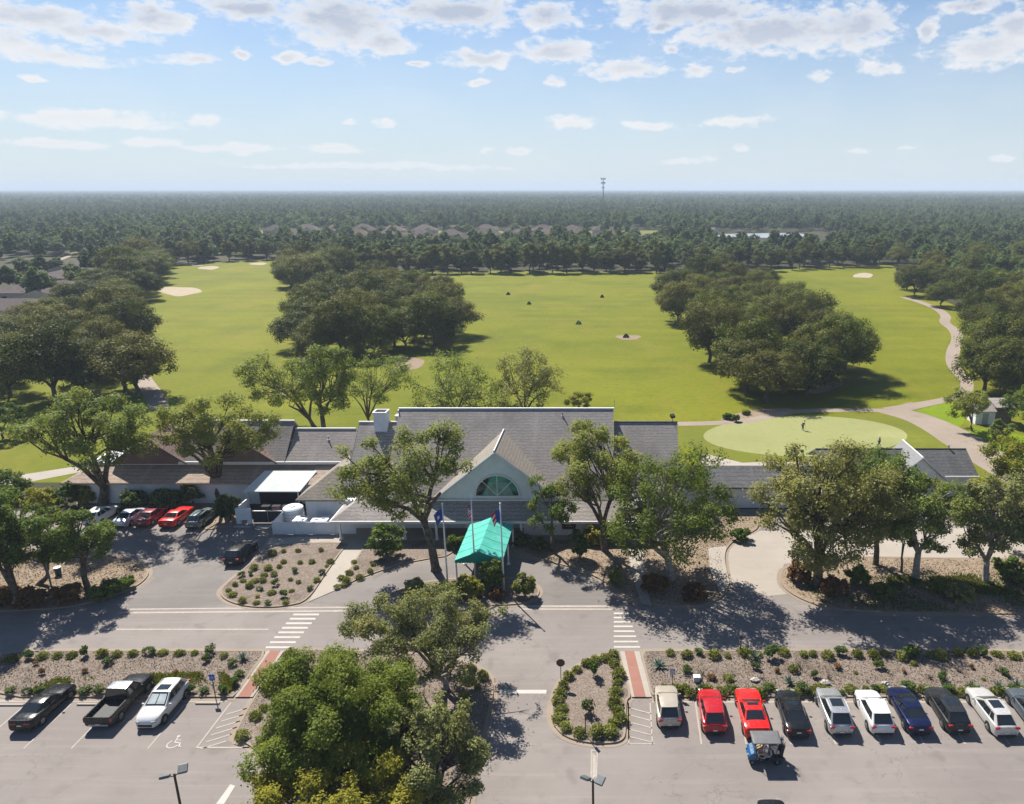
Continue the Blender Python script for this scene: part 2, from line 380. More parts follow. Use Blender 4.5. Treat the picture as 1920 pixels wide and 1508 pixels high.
# ---------------------------------------------------------------- builders
class MB:
    def __init__(s): s.v = []; s.f = []; s.m = []
    def add(s, vs, fs, mi=0):
        o = len(s.v); s.v += [tuple(p) for p in vs]
        for f in fs: s.f.append(tuple(i + o for i in f)); s.m.append(mi)
        return s
    def poly(s, pts, mi=0): return s.add(pts, [tuple(range(len(pts)))], mi)
    def box(s, x0, x1, y0, y1, z0, z1, mi=0):
        vs = [(x0,y0,z0),(x1,y0,z0),(x1,y1,z0),(x0,y1,z0),(x0,y0,z1),(x1,y0,z1),(x1,y1,z1),(x0,y1,z1)]
        return s.add(vs, [(0,3,2,1),(4,5,6,7),(0,1,5,4),(1,2,6,5),(2,3,7,6),(3,0,4,7)], mi)
    def obox(s, c, size, rz=0, mi=0, rx=0, mj=None):
        R = Matrix.Rotation(rz, 3, 'Z') @ Matrix.Rotation(mj if mj is not None else rx, 3, 'X'); c = Vector(c); h = [q / 2 for q in size]
        vs = [c + R @ Vector((sx * h[0], sy * h[1], sz * h[2])) for sz in (-1, 1) for sx, sy in ((-1,-1),(1,-1),(1,1),(-1,1))]
        return s.add(vs, [(0,3,2,1),(4,5,6,7),(0,1,5,4),(1,2,6,5),(2,3,7,6),(3,0,4,7)], mi)
    def prism(s, pts, z0, z1, mi=0, bottom=False):
        n = len(pts); vs = [(x, y, z0) for x, y in pts] + [(x, y, z1) for x, y in pts]
        fs = [tuple(range(n, 2 * n))] + [(i, (i + 1) % n, n + (i + 1) % n, n + i) for i in range(n)]
        if bottom: fs.append(tuple(range(n - 1, -1, -1)))
        return s.add(vs, fs, mi)
    def slab(s, pts, t, mi=0):
        """planar polygon thickened downwards along z"""
        n = len(pts); vs = [tuple(p) for p in pts] + [(p[0], p[1], p[2] - t) for p in pts]
        fs = [tuple(range(n)), tuple(range(2 * n - 1, n - 1, -1))] + [(i, n + i, n + (i + 1) % n, (i + 1) % n) for i in range(n)]
        return s.add(vs, fs, mi)
    def tube(s, path, radii, n=8, mi=0, cap=True):
        P = [Vector(p) for p in path]
        if isinstance(radii, (int, float)): radii = [radii] * len(P)
        rings = []; vs = []
        for i, p in enumerate(P):
            d = (P[min(i + 1, len(P) - 1)] - P[max(i - 1, 0)])
            d = d.normalized() if d.length > 1e-9 else Vector((0, 0, 1))
            a = d.cross(Vector((0, 0, 1)) if abs(d.z) < 0.95 else Vector((1, 0, 0))).normalized(); b = d.cross(a)
            for k in range(n):
                t = 2 * math.pi * k / n; vs.append(p + (a * math.cos(t) + b * math.sin(t)) * radii[i])
        fs = []
        for i in range(len(P) - 1):
            for k in range(n):
                fs.append((i * n + k, i * n + (k + 1) % n, (i + 1) * n + (k + 1) % n, (i + 1) * n + k))
        if cap: fs.append(tuple(range(n - 1, -1, -1))); fs.append(tuple((len(P) - 1) * n + k for k in range(n)))
        return s.add(vs, fs, mi)
    def ball(s, c, r, mi=0, nu=10, nv=6):
        if isinstance(r, (int, float)): r = (r, r, r)
        vs = []; fs = []
        for j in range(nv + 1):
            th = math.pi * j / nv
            for i in range(nu):
                ph = 2 * math.pi * i / nu
                vs.append((c[0] + r[0] * math.sin(th) * math.cos(ph), c[1] + r[1] * math.sin(th) * math.sin(ph), c[2] + r[2] * math.cos(th)))
        for j in range(nv):
            for i in range(nu): fs.append((j * nu + i, (j + 1) * nu + i, (j + 1) * nu + (i + 1) % nu, j * nu + (i + 1) % nu))
        return s.add(vs, fs, mi)
    def mesh(s, name, mats, smooth=False, off=None):
        me = bpy.data.meshes.new(name)
        vs = s.v if off is None else [(p[0] - off[0], p[1] - off[1], p[2] - off[2]) for p in s.v]
        me.from_pydata(vs, [], s.f)
        for m in (mats if isinstance(mats, (list, tuple)) else [mats]): me.materials.append(m)
        me.polygons.foreach_set('material_index', s.m)
        if smooth: me.polygons.foreach_set('use_smooth', [True] * len(s.f))
        me.update(); return me
    def build(s, name, mats, parent=None, smooth=False, world=False, bevel=0):
        off = tuple(parent_loc(parent)) if (world and parent) else None
        o = bpy.data.objects.new(name, s.mesh(name, mats, smooth, off)); COL.objects.link(o)
        if parent: o.parent = parent
        if bevel:
            b = o.modifiers.new("bevel", 'BEVEL'); b.width = bevel; b.segments = 2; b.limit_method = 'ANGLE'; b.angle_limit = 0.6
        return o
def parent_loc(p):
    L = Vector((0, 0, 0))
    while p is not None: L += p.location; p = p.parent
    return L
def thing(name, label, cat, loc=(0, 0, 0), rz=0.0, group=None):
    o = bpy.data.objects.new(name, None); COL.objects.link(o); o.empty_display_size = 0.3
    o.location = loc; o.rotation_euler = (0, 0, rz); o['label'] = label; o['category'] = cat
    if group: o['group'] = group
    return o
def tag(o, label, cat, group=None):
    o['label'] = label; o['category'] = cat
    if group: o['group'] = group
    return o
def struct(o, kind='structure', label=None):
    o['kind'] = kind
    if label: o['label'] = label
    return o
def leafmesh(name, P, Nrm, size, mat, rng, asp=0.62):
    n = len(P); Nrm = Nrm / (np.linalg.norm(Nrm, axis=1, keepdims=True) + 1e-9)
    r = rng.normal(size=(n, 3)); T = np.cross(Nrm, r); T /= (np.linalg.norm(T, axis=1, keepdims=True) + 1e-9); B = np.cross(Nrm, T)
    sz = np.asarray(size).reshape(-1, 1) * np.ones((n, 1)); droop = Nrm * sz * 0.18
    V = np.stack([P - T * sz - droop, P - B * sz * asp, P + T * sz - droop, P + B * sz * asp], axis=1).reshape(-1, 3)
    me = bpy.data.meshes.new(name); me.vertices.add(4 * n); me.vertices.foreach_set('co', V.astype(np.float32).ravel())
    me.loops.add(4 * n); me.loops.foreach_set('vertex_index', np.arange(4 * n, dtype=np.int32))
    me.polygons.add(n); me.polygons.foreach_set('loop_start', np.arange(0, 4 * n, 4, dtype=np.int32))
    try: me.polygons.foreach_set('loop_total', np.full(n, 4, dtype=np.int32))
    except Exception: pass
    me.materials.append(mat); me.update(calc_edges=True); me.validate(); return me
def smooth_poly(pts, it=2, closed=True):
    for _ in range(it):
        q = []; n = len(pts)
        for i in range(n if closed else n - 1):
            a, b = pts[i], pts[(i + 1) % n]
            q.append((a[0] * .75 + b[0] * .25, a[1] * .75 + b[1] * .25)); q.append((a[0] * .25 + b[0] * .75, a[1] * .25 + b[1] * .75))
        pts = q if closed else [pts[0]] + q + [pts[-1]]
    return pts
def area(p): return sum(p[i][0] * p[(i + 1) % len(p)][1] - p[(i + 1) % len(p)][0] * p[i][1] for i in range(len(p))) / 2
def inset(pts, d):
    if area(pts) < 0: pts = pts[::-1]
    n = len(pts); out = []
    for i in range(n):
        a, b, c = Vector(pts[i - 1]), Vector(pts[i]), Vector(pts[(i + 1) % n])
        e1 = (b - a); e2 = (c - b)
        if e1.length < 1e-6: e1 = e2
        if e2.length < 1e-6: e2 = e1
        n1 = Vector((-e1.y, e1.x)).normalized(); n2 = Vector((-e2.y, e2.x)).normalized()
        m = (n1 + n2); m = m.normalized() if m.length > 1e-6 else n1
        k = d / max(0.45, m.dot(n1)); out.append((b.x + m.x * k, b.y + m.y * k))
    return out
def inside(p, poly):
    x, y = p; c = False; n = len(poly); j = n - 1
    for i in range(n):
        xi, yi = poly[i]; xj, yj = poly[j]
        if (yi > y) != (yj > y) and x < (xj - xi) * (y - yi) / (yj - yi) + xi: c = not c
        j = i
    return c
def GP(pxs): return [G(*p) for p in pxs]
def sheet(name, pts, z, mat, kind='structure', sm=0):
    if sm: pts = smooth_poly(pts, sm)
    if area(pts) < 0: pts = pts[::-1]
    return struct(MB().poly([(x, y, z) for x, y in pts]).build(name, mat), kind)
def strip(path, w):
    """polyline -> ribbon polygon"""
    P = [Vector(p) for p in path]; Lp = []; Rp = []
    ws = w if isinstance(w, (list, tuple)) else [w] * len(P)
    for i, p in enumerate(P):
        d = (P[min(i + 1, len(P) - 1)] - P[max(i - 1, 0)]).normalized(); nn = Vector((-d.y, d.x)) * ws[i] / 2
        Lp.append(tuple(p + nn)); Rp.append(tuple(p - nn))
    return Lp, Rp
def ribbon(name, path, w, z, mat, mb=None, sm=2):
    path = smooth_poly(path, sm, False) if sm else path
    if isinstance(w, (list, tuple)): w = list(np.interp(np.linspace(0, 1, len(path)), np.linspace(0, 1, len(w)), w))
    Lp, Rp = strip(path, w); m = mb or MB()
    for i in range(len(Lp) - 1):
        m.poly([(*Rp[i], z), (*Rp[i + 1], z), (*Lp[i + 1], z), (*Lp[i], z)])
    if mb is None: return struct(m.build(name, mat))
ORD = ['first','second','third','fourth','fifth','sixth','seventh','eighth','ninth','tenth','eleventh','twelfth','thirteenth','fourteenth','fifteenth',
       'sixteenth','seventeenth','eighteenth','nineteenth','twentieth'] 
ORD += ['twenty-' + o for o in ORD[:9]] + ['thirtieth'] + ['thirty-' + o for o in ORD[:9]] + ['fortieth'] + ['forty-' + o for o in ORD[:9]] + ['fiftieth']
# ---------------------------------------------------------------- ground, roads, beds
R_ = random.Random(7)
def ground():
    m = MB()
    # one sheet to the horizon, finer near the camera
    xs = [-26000, -6000, -1500, -400, -120, 0, 120, 400, 1500, 6000, 26000]; ys = [-400, 0, 60, 200, 500, 1200, 3000, 8000, 30000]
    for i in range(len(xs) - 1):
        for j in range(len(ys) - 1): m.poly([(xs[i], ys[j], -0.02), (xs[i+1], ys[j], -0.02), (xs[i+1], ys[j+1], -0.02), (xs[i], ys[j+1], -0.02)])
    struct(m.build("ground", A_FLOOR))
    lawn = GP([(-900, 905), (-900, 640), (-100, 600), (180, 560), (240, 520), (318, 497), (505, 487), (640, 505), (850, 508), (1240, 509), (1440, 508), (1530, 500), (1672, 496), (1700, 530), (1760, 560), (1900, 620), (2400, 700), (2800, 905)])
    sheet("lawn", lawn, 0.0, A_LAWN)
    # the built plot of asphalt in front of and beside the clubhouse
    sheet("car_park", [(-140, 14), (140, 14), (140, 84.5), (9, 84.5), (9, 77), (-31, 77), (-31, 84.0), (-140, 84.0)], 0.004, A_ROAD)
    drive = GP([(292, 1085), (250, 1046), (200, 1030), (130, 1010), (130, 990), (505, 990), (500, 1015), (458, 1066), (418, 1102), (412, 1115), (425, 1136), (415, 1141), (240, 1141), (240, 1118)])
    sheet("driveway", drive, 0.008, A_DRIVE)
    loop = GP([(576, 1130), (628, 1109), (678, 1085), (734, 1066), (790, 1052), (851, 1044), (958, 1043), (992, 1047), (1031, 1056), (1086, 1070), (1128, 1089), (1150, 1106), (1165, 1121), (1200, 1136), (1000, 1138), (720, 1138), (650, 1138)])
    sheet("loop_driveway", loop, 0.008, A_DRIVE)
    side = GP([(1372, 1096), (1361, 1051), (1363, 1029), (1389, 1007), (1425, 996), (2200, 985), (2200, 1050), (1740, 1047), (1600, 1044), (1470, 1058), (1462, 1090), (1480, 1114), (1440, 1118)])
    sheet("side_driveway", side, 0.012, A_CONC)
    # terrace and walks round the building
    sheet("terrace", GP([(1318, 850), (1392, 868), (1440, 866), (1700, 870), (1700, 905), (1300, 905)]), 0.012, A_CONC)
    sheet("walk", GP([(505, 1010), (658, 1003), (655, 1015), (500, 1022)]), 0.012, A_CONC)
    sheet("porch_floor", [(-31.5, 75.2), (5, 75.2), (5, 79.5), (-31.5, 79.5)], 0.10, A_CONC)
    # distant street of houses
    sheet("housing_lawn", [(-330, 455), (60, 455), (60, 720), (-420, 720)], -0.012, A_COLLAR)
ground()

def turf():
    el = [(1510 + 184 * math.cos(t) * (1.0 + 0.04 * math.cos(2 * t)), 818 + 38 * math.sin(t)) for t in np.linspace(0, 2 * math.pi, 48, endpoint=False)]
    collar = GP([(1272, 799), (1345, 800), (1410, 795), (1460, 783), (1500, 778), (1620, 777), (1690, 784), (1740, 808), (1785, 850), (1800, 872), (1400, 872), (1330, 852), (1272, 830)])
    sheet("collar", smooth_poly(collar, 1), 0.004, A_COLLAR)
    sheet("putting_green", GP(el), 0.008, A_GREEN)
    sheet("fresh_lawn", GP([(1713, 775), (1730, 765), (1790, 752), (1815, 775), (1800, 805), (1770, 800)]), 0.006, A_LAWN2, sm=2)
    sheet("fresh_lawn", GP([(1800, 805), (1830, 800), (1990, 830), (1990, 900), (1900, 885), (1850, 845)]), 0.006, A_LAWN2, sm=1)
    sheet("fresh_lawn", GP([(200, 742), (330, 742), (330, 775), (190, 770)]), 0.006, A_LAWN2, sm=2)
    for cx, cy, rx, ry in ((337, 546, 36, 8.5), (391, 502.5, 19, 3.2), (366, 497, 14, 1.8), (484, 495, 17, 2.2), (1618, 517, 21, 4.4)):
        rr = random.Random(int(cx)); ph = rr.random() * 6
        pts = [G(cx + rx * math.cos(t) * (1 + .16 * math.sin(2 * t + ph)), cy + ry * math.sin(t) * (1 + .18 * math.cos(3 * t + ph))) for t in np.linspace(0, 2 * math.pi, 32, endpoint=False)]
        sheet("sand_bunker", pts, 0.02, A_SAND)
    # bare sand under the groves
    for pts in ([(735, 668), (800, 672), (790, 690), (765, 695), (740, 690)], [(1330, 790), (1400, 770), (1460, 765), (1500, 768), (1430, 785)], [(1680, 766), (1690, 758), (1716, 752), (1700, 764)], [(1500, 730), (1560, 715), (1590, 720), (1530, 742)]):
        sheet("bare_sand", GP(pts), 0.008, A_SANDY, sm=2)
    ribbon("cart_path", GP([(1271, 795), (1340, 794), (1406, 789), (1455, 778), (1490, 771), (1560, 769), (1670, 770)]), 2.2, 0.014, A_PATH)
    ribbon("cart_path", GP([(1670, 770), (1720, 760), (1790, 747), (1812, 735), (1814, 715), (1797, 700), (1784, 680), (1787, 655), (1797, 640), (1792, 620), (1768, 604), (1776, 594), (1760, 580), (1725, 566), (1692, 557)]), [4.2, 2.6, 2.4, 2.6, 3, 3, 3, 3, 3], 0.010, A_PATH)
    ribbon("cart_path", GP([(1660, 768), (1720, 782), (1775, 808), (1820, 838), (1870, 870), (1940, 910)]), [5, 6, 7, 6.5, 6.5], 0.018, A_PATH)
    ribbon("cart_path", GP([(255, 690), (270, 715), (290, 742), (300, 768)]), 3.2, 0.014, A_PATH)
    ribbon("cart_path", GP([(-60, 912), (20, 902), (90, 890), (170, 876), (200, 868)]), [4, 4, 3, 3], 0.014, A_CONC)
    # lake
    t = NT("lake_water"); v = t.coords('Position'); n = t.noise(v, 0.4, 4)
    t.bsdf((0.30, 0.33, 0.36), 0.3, 0, 1.0)  # pale base colour carries the sky's reflection
    lake = [G(1330, 444), G(1420, 446), G(1510, 446), G(1520, 441), G(1495, 437), G(1430, 437.5), G(1350, 439)]
    sheet("lake", lake, 0.03, t.m, sm=2)
turf()

BEDS = {}
def bed(key, px, mat=A_MULCH, sm=2, name="mulch_bed", kerb=True, h=0.13):
    pts = GP(px)
    if sm: pts = smooth_poly(pts, sm)
    if area(pts) < 0: pts = pts[::-1]
    BEDS[key] = pts
    inn = inset(pts, 0.17) if kerb else pts
    struct(MB().prism(inn, 0.0, h - 0.02).build(name, mat))
    if kerb:
        m = MB(); n = len(pts); out2 = inset(pts, -0.34)
        for i in range(n):
            j = (i + 1) % n
            a, b, c, d = pts[i], pts[j], inn[j], inn[i]
            m.poly([(*a, h), (*b, h), (*c, h), (*d, h)]); m.poly([(*a, 0), (*b, 0), (*b, h), (*a, h)]); m.poly([(*d, h), (*c, h), (*c, h - .05), (*d, h - .05)])
            m.poly([(*out2[i], .02), (*out2[j], .02), (*b, .02), (*a, .02)])
        struct(m.build("kerb", A_KERB))
bed('A', [(-90, 1221), (480, 1221), (502, 1222), (471, 1265), (441, 1309), (425, 1309), (-90, 1309)], sm=1)
bed('B', [(532, 1223), (560, 1218), (800, 1226), (872, 1240), (914, 1262), (928, 1290), (919, 1340), (897, 1420), (878, 1520), (866, 1600), (640, 1600), (560, 1500), (470, 1396), (438, 1390), (440, 1374), (470, 1318)])
bed('C', [(1160, 1226), (1124, 1230), (1097, 1241), (1070, 1259), (1049, 1283), (1037, 1307), (1032, 1332), (1035, 1356), (1048, 1375), (1070, 1388), (1110, 1396), (1151, 1396), (1168, 1390), (1174, 1378), (1174, 1330), (1176, 1313), (1184, 1309), (1176, 1270)])
bed('D', [(1200, 1223), (1230, 1221), (2100, 1221), (2100, 1309), (1240, 1309), (1221, 1309), (1210, 1265)], sm=1)
bed('E', [(505, 1024), (658, 1016), (642, 1033), (610, 1078), (577, 1129), (539, 1138), (497, 1141), (456, 1138), (422, 1127), (411, 1113), (417, 1102), (456, 1069)])
bed('F', [(630, 1107), (655, 1068), (679, 1032), (688, 1014), (851, 1014), (851, 1043), (790, 1051), (734, 1065), (679, 1084)], sm=1)
bed('G', [(690, 1136), (735, 1112), (790, 1094), (850, 1086), (955, 1084), (1000, 1093), (1014, 1108), (1006, 1124), (980, 1135), (900, 1137)])
bed('H', [(960, 1041), (992, 1046), (1031, 1055), (1086, 1069), (1128, 1088), (1150, 1105), (1172, 1121), (1200, 1133), (1275, 1141), (1324, 1137), (1360, 1119), (1368, 1097), (1358, 1051), (1362, 1028), (1388, 1006), (1425, 994), (1425, 960), (1180, 975), (1180, 1012), (960, 1014)], mat=A_SANDY)
bed('I', [(1470, 1059), (1600, 1045), (1740, 1048), (1900, 1049), (2200, 1052), (2200, 1153), (1901, 1153), (1687, 1152), (1575, 1145), (1530, 1137), (1481, 1115), (1459, 1091)], mat=A_SANDY)
bed('J', [(-90, 1149), (0, 1148), (108, 1143), (162, 1134), (217, 1117), (257, 1101), (276, 1085), (281, 1072), (270, 1057), (240, 1047), (205, 1041), (150, 1036), (60, 1030), (-90, 1030)], mat=A_SANDY)
bed('K', [(150, 953), (400, 953), (405, 980), (379, 995), (400, 994), (447, 982), (452, 955), (450, 940), (150, 938)], mat=A_SANDY, sm=1)

def markings():
    def gq(name, quads, z=0.016, mat=A_MARK):
        m = MB()
        for q in quads:
            p = GP(q)
            if area(p) < 0: p = p[::-1]
            m.poly([(x, y, z) for x, y in p])
        struct(m.build(name, mat))
    Y0 = [1151, 1159, 1167.5, 1176, 1184.5, 1193.5, 1203, 1212.5]
    gq("crosswalk_markings", [[(551 - (y - 1151) * .84, y), (599 - (y - 1151) * .84, y), (597.5 - (y - 1151) * .84, y + 3.4), (549 - (y - 1151) * .84, y + 3.4)] for y in Y0])
    gq("crosswalk_markings", [[(1151, y), (1176 + (y - 1145) * .35, y), (1177 + (y - 1145) * .35, y + 3), (1150.6, y + 3)] for y in (1149, 1157, 1165, 1173.5, 1182.5, 1192, 1202, 1212)])
    gq("edge_line", [[(240, 1141.5), (690, 1137.5), (690, 1140), (238, 1144)], [(225, 1148), (690, 1144), (690, 1147), (222, 1151)], [(975, 1135.5), (1142, 1135.5), (1143, 1138.5), (975, 1138.5)], [(975, 1141), (1150, 1141.5), (1152, 1144), (975, 1144)]], 0.014, A_MARKF)
    gq("centre_line", [[(215, 1179.3), (505, 1179.3), (503, 1181.6), (213, 1181.6)]], 0.014, A_MARKF)
    gq("stop_line", [[(936, 1294), (1025, 1294), (1024, 1301), (937, 1301)]], 0.016, A_MARK)
    gq("lane_line", [[(1108, 1406), (1110.5, 1406), (1109.5, 1467), (1107, 1467)], [(1119, 1406), (1121.5, 1406), (1119, 1467), (1116.5, 1467)], [(1110.5, 1406), (1119, 1406), (1119, 1408.5), (1110.5, 1408.5)], [(1111, 1412), (1119, 1420), (1117, 1455), (1111, 1462)]], 0.016, A_MARKF)
    gq("stop_line", [[(432, 1471), (441, 1474), (420, 1508), (405, 1508)]])
    vp = (1165, 354)
    def stall(x, y0, y1, w=1.6):
        def at(y): return vp[0] + (x - vp[0]) * (y - vp[1]) / (y0 - vp[1])
        return [(at(y0) - w, y0), (at(y0) + w, y0), (at(y1) + w, y1), (at(y1) - w, y1)]
    gq("parking_lines", [stall(x, 1320, 1404) for x in (-30, 50, 134, 216, 348)] + [stall(x, 1318, 1396) for x in (1304, 1382, 1460, 1537, 1616, 1690, 1762, 1838, 1918)], 0.016, A_MARKF)
    gq("parking_lines", [stall(x, 978, 1000, 1.0) for x in (208, 252, 296, 342, 392)], 0.022, A_MARKF)
    # hatched zones
    h = [stall(433, 1318, 1403), [(371, 1401), (468, 1401), (467, 1403.5), (370, 1403.5)]]
    for k in range(6):
        y = 1330 + 13 * k; x0 = 433 - (y - 1318) * .735
        h.append([(x0, y + 9), (x0 + 52 - k, y - 6), (x0 + 53 - k, y - 4.2), (x0, y + 11)])
    h += [stall(1178, 1318, 1396, 1.2), stall(1219, 1318, 1396, 1.2), [(1177, 1394.5), (1228, 1394.5), (1228, 1396.5), (1177, 1396.5)]]
    for k in range(5):
        y = 1328 + 13.5 * k; h.append([(1178, y - 2), (1222 + k, y + 10), (1222 + k, y + 12), (1178, y)])
    gq("hatched_markings", h, 0.020, A_MARKF)
    gq("bay_markings", [[(440, 986.5), (470, 986.5), (469, 989.5), (438, 989.5)], [(482, 986), (511, 985.5), (510, 989), (480, 989.5)]], 0.022)
    # painted wheelchair symbol
    ox, oy = G(329, 1393); m = MB(); s = 1.15
    def seg(a, b, w=.10):
        a = Vector(a) * s; b = Vector(b) * s; d = (b - a).normalized(); nn = Vector((-d.y, d.x)) * w / 2
        m.poly([(ox + p.x, oy + p.y, .018) for p in (a - nn, b - nn, b + nn, a + nn)])
    arc = [(-.08 + .34 * math.cos(t), -.12 + .34 * math.sin(t)) for t in np.linspace(2.2, 6.0, 12)]
    for a, b in zip(arc[:-1], arc[1:]): seg(a, b, .09)
    seg((-.1, .42), (-.04, .02)); seg((-.08, .22), (.24, .22), .08); seg((-.04, .02), (.3, .0)); seg((.28, .02), (.44, -.4)); seg((.42, -.38), (.56, -.34), .08)
    m.poly([(ox + s * (-.12 + .10 * math.cos(t)), oy + s * (.56 + .10 * math.sin(t)), .018) for t in np.linspace(0, 2 * math.pi, 10, endpoint=False)])
    struct(m.build("accessible_bay_symbol", A_MARK))
    # walks: brick paths with concrete edging, central concrete walk
    def gpoly(name, px, z, mat): sheet(name, GP(px), z, mat)
    gpoly("walk", [(501, 1222), (533, 1222), (474, 1309), (440, 1309)], 0.10, A_CONC)
    gpoly("brick_walk", [(507, 1222), (527, 1222), (469, 1309), (446, 1309)], 0.106, A_BRICK)
    gpoly("walk", [(1162, 1223), (1199, 1223), (1222, 1309), (1184, 1309)], 0.10, A_CONC)
    gpoly("brick_walk", [(1171, 1223), (1189, 1223), (1211, 1309), (1189.5, 1309)], 0.106, A_BRICK)
    gpoly("walk", [(577, 1130), (643, 1033), (660, 1003), (690, 1003), (678, 1033), (628, 1108)], 0.05, A_CONC)
    gpoly("walk", [(1174, 1012), (1206, 1012), (1211, 1100), (1222, 1139), (1203, 1134), (1186, 1085)], 0.135, A_CONC)
    gpoly("walk", [(1328, 1030), (1362, 1026), (1358, 1050), (1368, 1096), (1352, 1118), (1332, 1075)], 0.135, A_CONC)
    gpoly("kerb_strip", [(-90, 1312), (425, 1312), (425, 1317), (-90, 1317)], 0.012, A_CONC)
    gpoly("kerb_strip", [(1222, 1312), (2100, 1312), (2100, 1318), (1222, 1318)], 0.012, A_CONC)
    i = 0
    for x0, x1, y in ((-12, 45, 1323), (145, 186, 1322), (367, 412, 1320)):
        a = G(x0, y); b = G(x1, y); c = ((a[0] + b[0]) / 2, a[1], 0)
        o = MB().prism([(-(b[0] - a[0]) / 2, -.09), ((b[0] - a[0]) / 2, -.09), ((b[0] - a[0]) / 2, .09), (-(b[0] - a[0]) / 2, .09)], 0, .12).build("wheel_stop", A_CONC, bevel=.03)
        o.location = c
        tag(o, ("concrete wheel stop in front of the black sedan", "concrete wheel stop beside the nose of the black pickup", "concrete wheel stop in the empty accessible bay")[i], "wheel stop", "wheel stops"); i += 1
markings()
# ---------------------------------------------------------------- clubhouse
def clubhouse():
    root = thing("clubhouse", "long white clubhouse with steep grey shingle roofs and a half round gable window", "building", (-13, 80, 0))
    def B(m, name, mats, **k): return m.build(name, mats, root, world=True, **k)
    def gable_x(m, x0, x1, yf, zf, yr, zr, yb, zb, t=0.22, mi=0):
        m.slab([(x0, yf, zf), (x1, yf, zf), (x1, yr, zr), (x0, yr, zr)], t, mi); m.slab([(x0, yr, zr), (x1, yr, zr), (x1, yb, zb), (x0, yb, zb)], t, mi)
    # main roof and the two lower wings
    m = MB(); gable_x(m, -26.3, 0.0, 78.1, 3.95, 87.8, 12.0, 97.5, 3.95); mr = B(m, "main_roof", A_ROOF)
    m = MB(); m.box(-26.45, 0.15, 87.68, 87.92, 11.93, 12.07); m.box(-26.46, -26.34, 87.3, 88.3, 11.6, 11.9); m.build("ridge_cap", A_TRIM, mr, world=True)
    m = MB(); gable_x(m, 0.06, 7.9, 79.6, 3.4, 87.8, 10.25, 96, 3.4); wr = B(m, "wing_roof", A_ROOF)
    m = MB(); m.box(0.1, 7.95, 87.7, 87.9, 10.2, 10.33); m.build("ridge_cap", A_ROOFD, wr, world=True)
    m = MB(); gable_x(m, -31.4, -26.36, 79.9, 3.6, 87.8, 10.25, 95.7, 3.6); wl = B(m, "wing_roof", A_ROOF)
    m = MB(); m.box(-31.5, -26.4, 87.7, 87.9, 10.2, 10.33)
    for y0, z0, y1, z1 in ((79.9, 3.6, 87.8, 10.25),): m.poly([(-31.43, y0, z0 - .22), (-31.43, y0, z0 + .03), (-31.43, y1, z1 + .03), (-31.43, y1, z1 - .22)][::-1])
    m.build("ridge_cap", A_TRIM, wl, world=True)
    # gable end walls
    m = MB()
    for x0, x1, ym, zr, hw in ((-26.0, -25.8, 87.8, 11.5, 9.0), (-.3, -.1, 87.8, 11.5, 9.0), (7.5, 7.7, 87.8, 9.8, 7.6), (-31.1, -30.9, 87.8, 9.8, 7.6)):
        pr = [(ym - hw, 3.3), (ym + hw, 3.3), (ym, zr)]
        if hw > 8: pr = [(ym - hw, 3.6), (ym + hw, 3.6), (ym, zr)]
        vs = [(x0, y, z) for y, z in pr] + [(x1, y, z) for y, z in pr]
        B(MB().add(vs, [(0, 1, 2), (5, 4, 3), (0, 3, 4, 1), (1, 4, 5, 2), (2, 5, 3, 0)]), "end_wall", A_WALL)
    # body walls
    m = MB()
    m.box(-30.8, 7.4, 79.0, 96.0, 0, 3.55)
    B(m, "wall", A_WALL)
    # front gable
    gx, gy, gz, ax, az = -13.25, 78.26, 4.05, 7.15, 9.75
    m = MB(); vs = [(gx - ax, gy, gz - .2), (gx + ax, gy, gz - .2), (gx, gy, az), (gx - ax, gy + .3, gz - .2), (gx + ax, gy + .3, gz - .2), (gx, gy + .3, az)]
    m.add(vs, [(0, 1, 2), (5, 4, 3), (0, 3, 4, 1), (1, 4, 5, 2), (2, 5, 3, 0)]); gw = B(m, "gable_wall", A_WALL)
    m = MB(); ov = 0.55; e = 0.5
    for sgn in (-1, 1):
        sl = (az - gz) / ax
        p = [(gx, gy - ov, az + .25), (gx + sgn * (ax + e), gy - ov, gz + .25 - e * sl), (gx + sgn * (ax + e), gy + .2, gz + .25 - e * sl), (gx, 86.0, az + .25)]
        # valley: where the slope meets the main roof
        p[2] = (gx + sgn * (ax + e), 78.3, gz + .25 - e * sl)
        if sgn < 0: p = p[::-1]
        m.slab(p[::-1] if sgn > 0 else p[::-1], 0.2)
    gr = B(m, "gable_roof", A_ROOFG)
    m = MB(); m.tube([(gx, gy - ov - .02, az + .28), (gx, 85.6, az + .28)], .09, 6)
    for sgn in (-1, 1): m.tube([(gx, gy - ov - .03, az + .12), (gx + sgn * (ax + e), gy - ov - .03, gz + .12 - e * (az - gz) / ax)], .13, 4)
    m.build("rake_trim", A_TRIM, gr, world=True)
    # half round window
    r = 2.5; cz = 4.52; yy = gy - .05; arc = [(gx + .1 + r * math.cos(t), cz + r * math.sin(t)) for t in np.linspace(0, math.pi, 25)]
    win = B(MB().poly([(x, yy, z) for x, z in arc][::-1]), "half_round_window", A_TEALGLASS)
    m = MB(); m.tube([(x, yy - .03, z) for x, z in arc], .11, 6)
    m.box(gx + .1 - r - .15, gx + .1 + r + .15, yy - .13, yy + .04, cz - .17, cz)
    m.box(gx + .06, gx + .14, yy - .06, yy - .005, cz, cz + r)
    for a in (math.radians(46), math.radians(134)): m.tube([(gx + .1, yy - .04, cz), (gx + .1 + r * math.cos(a), yy - .04, cz + r * math.sin(a))], .05, 5)
    m.build("frame", A_TRIM, win, world=True)
    m = MB()   # curtain seen behind the panes
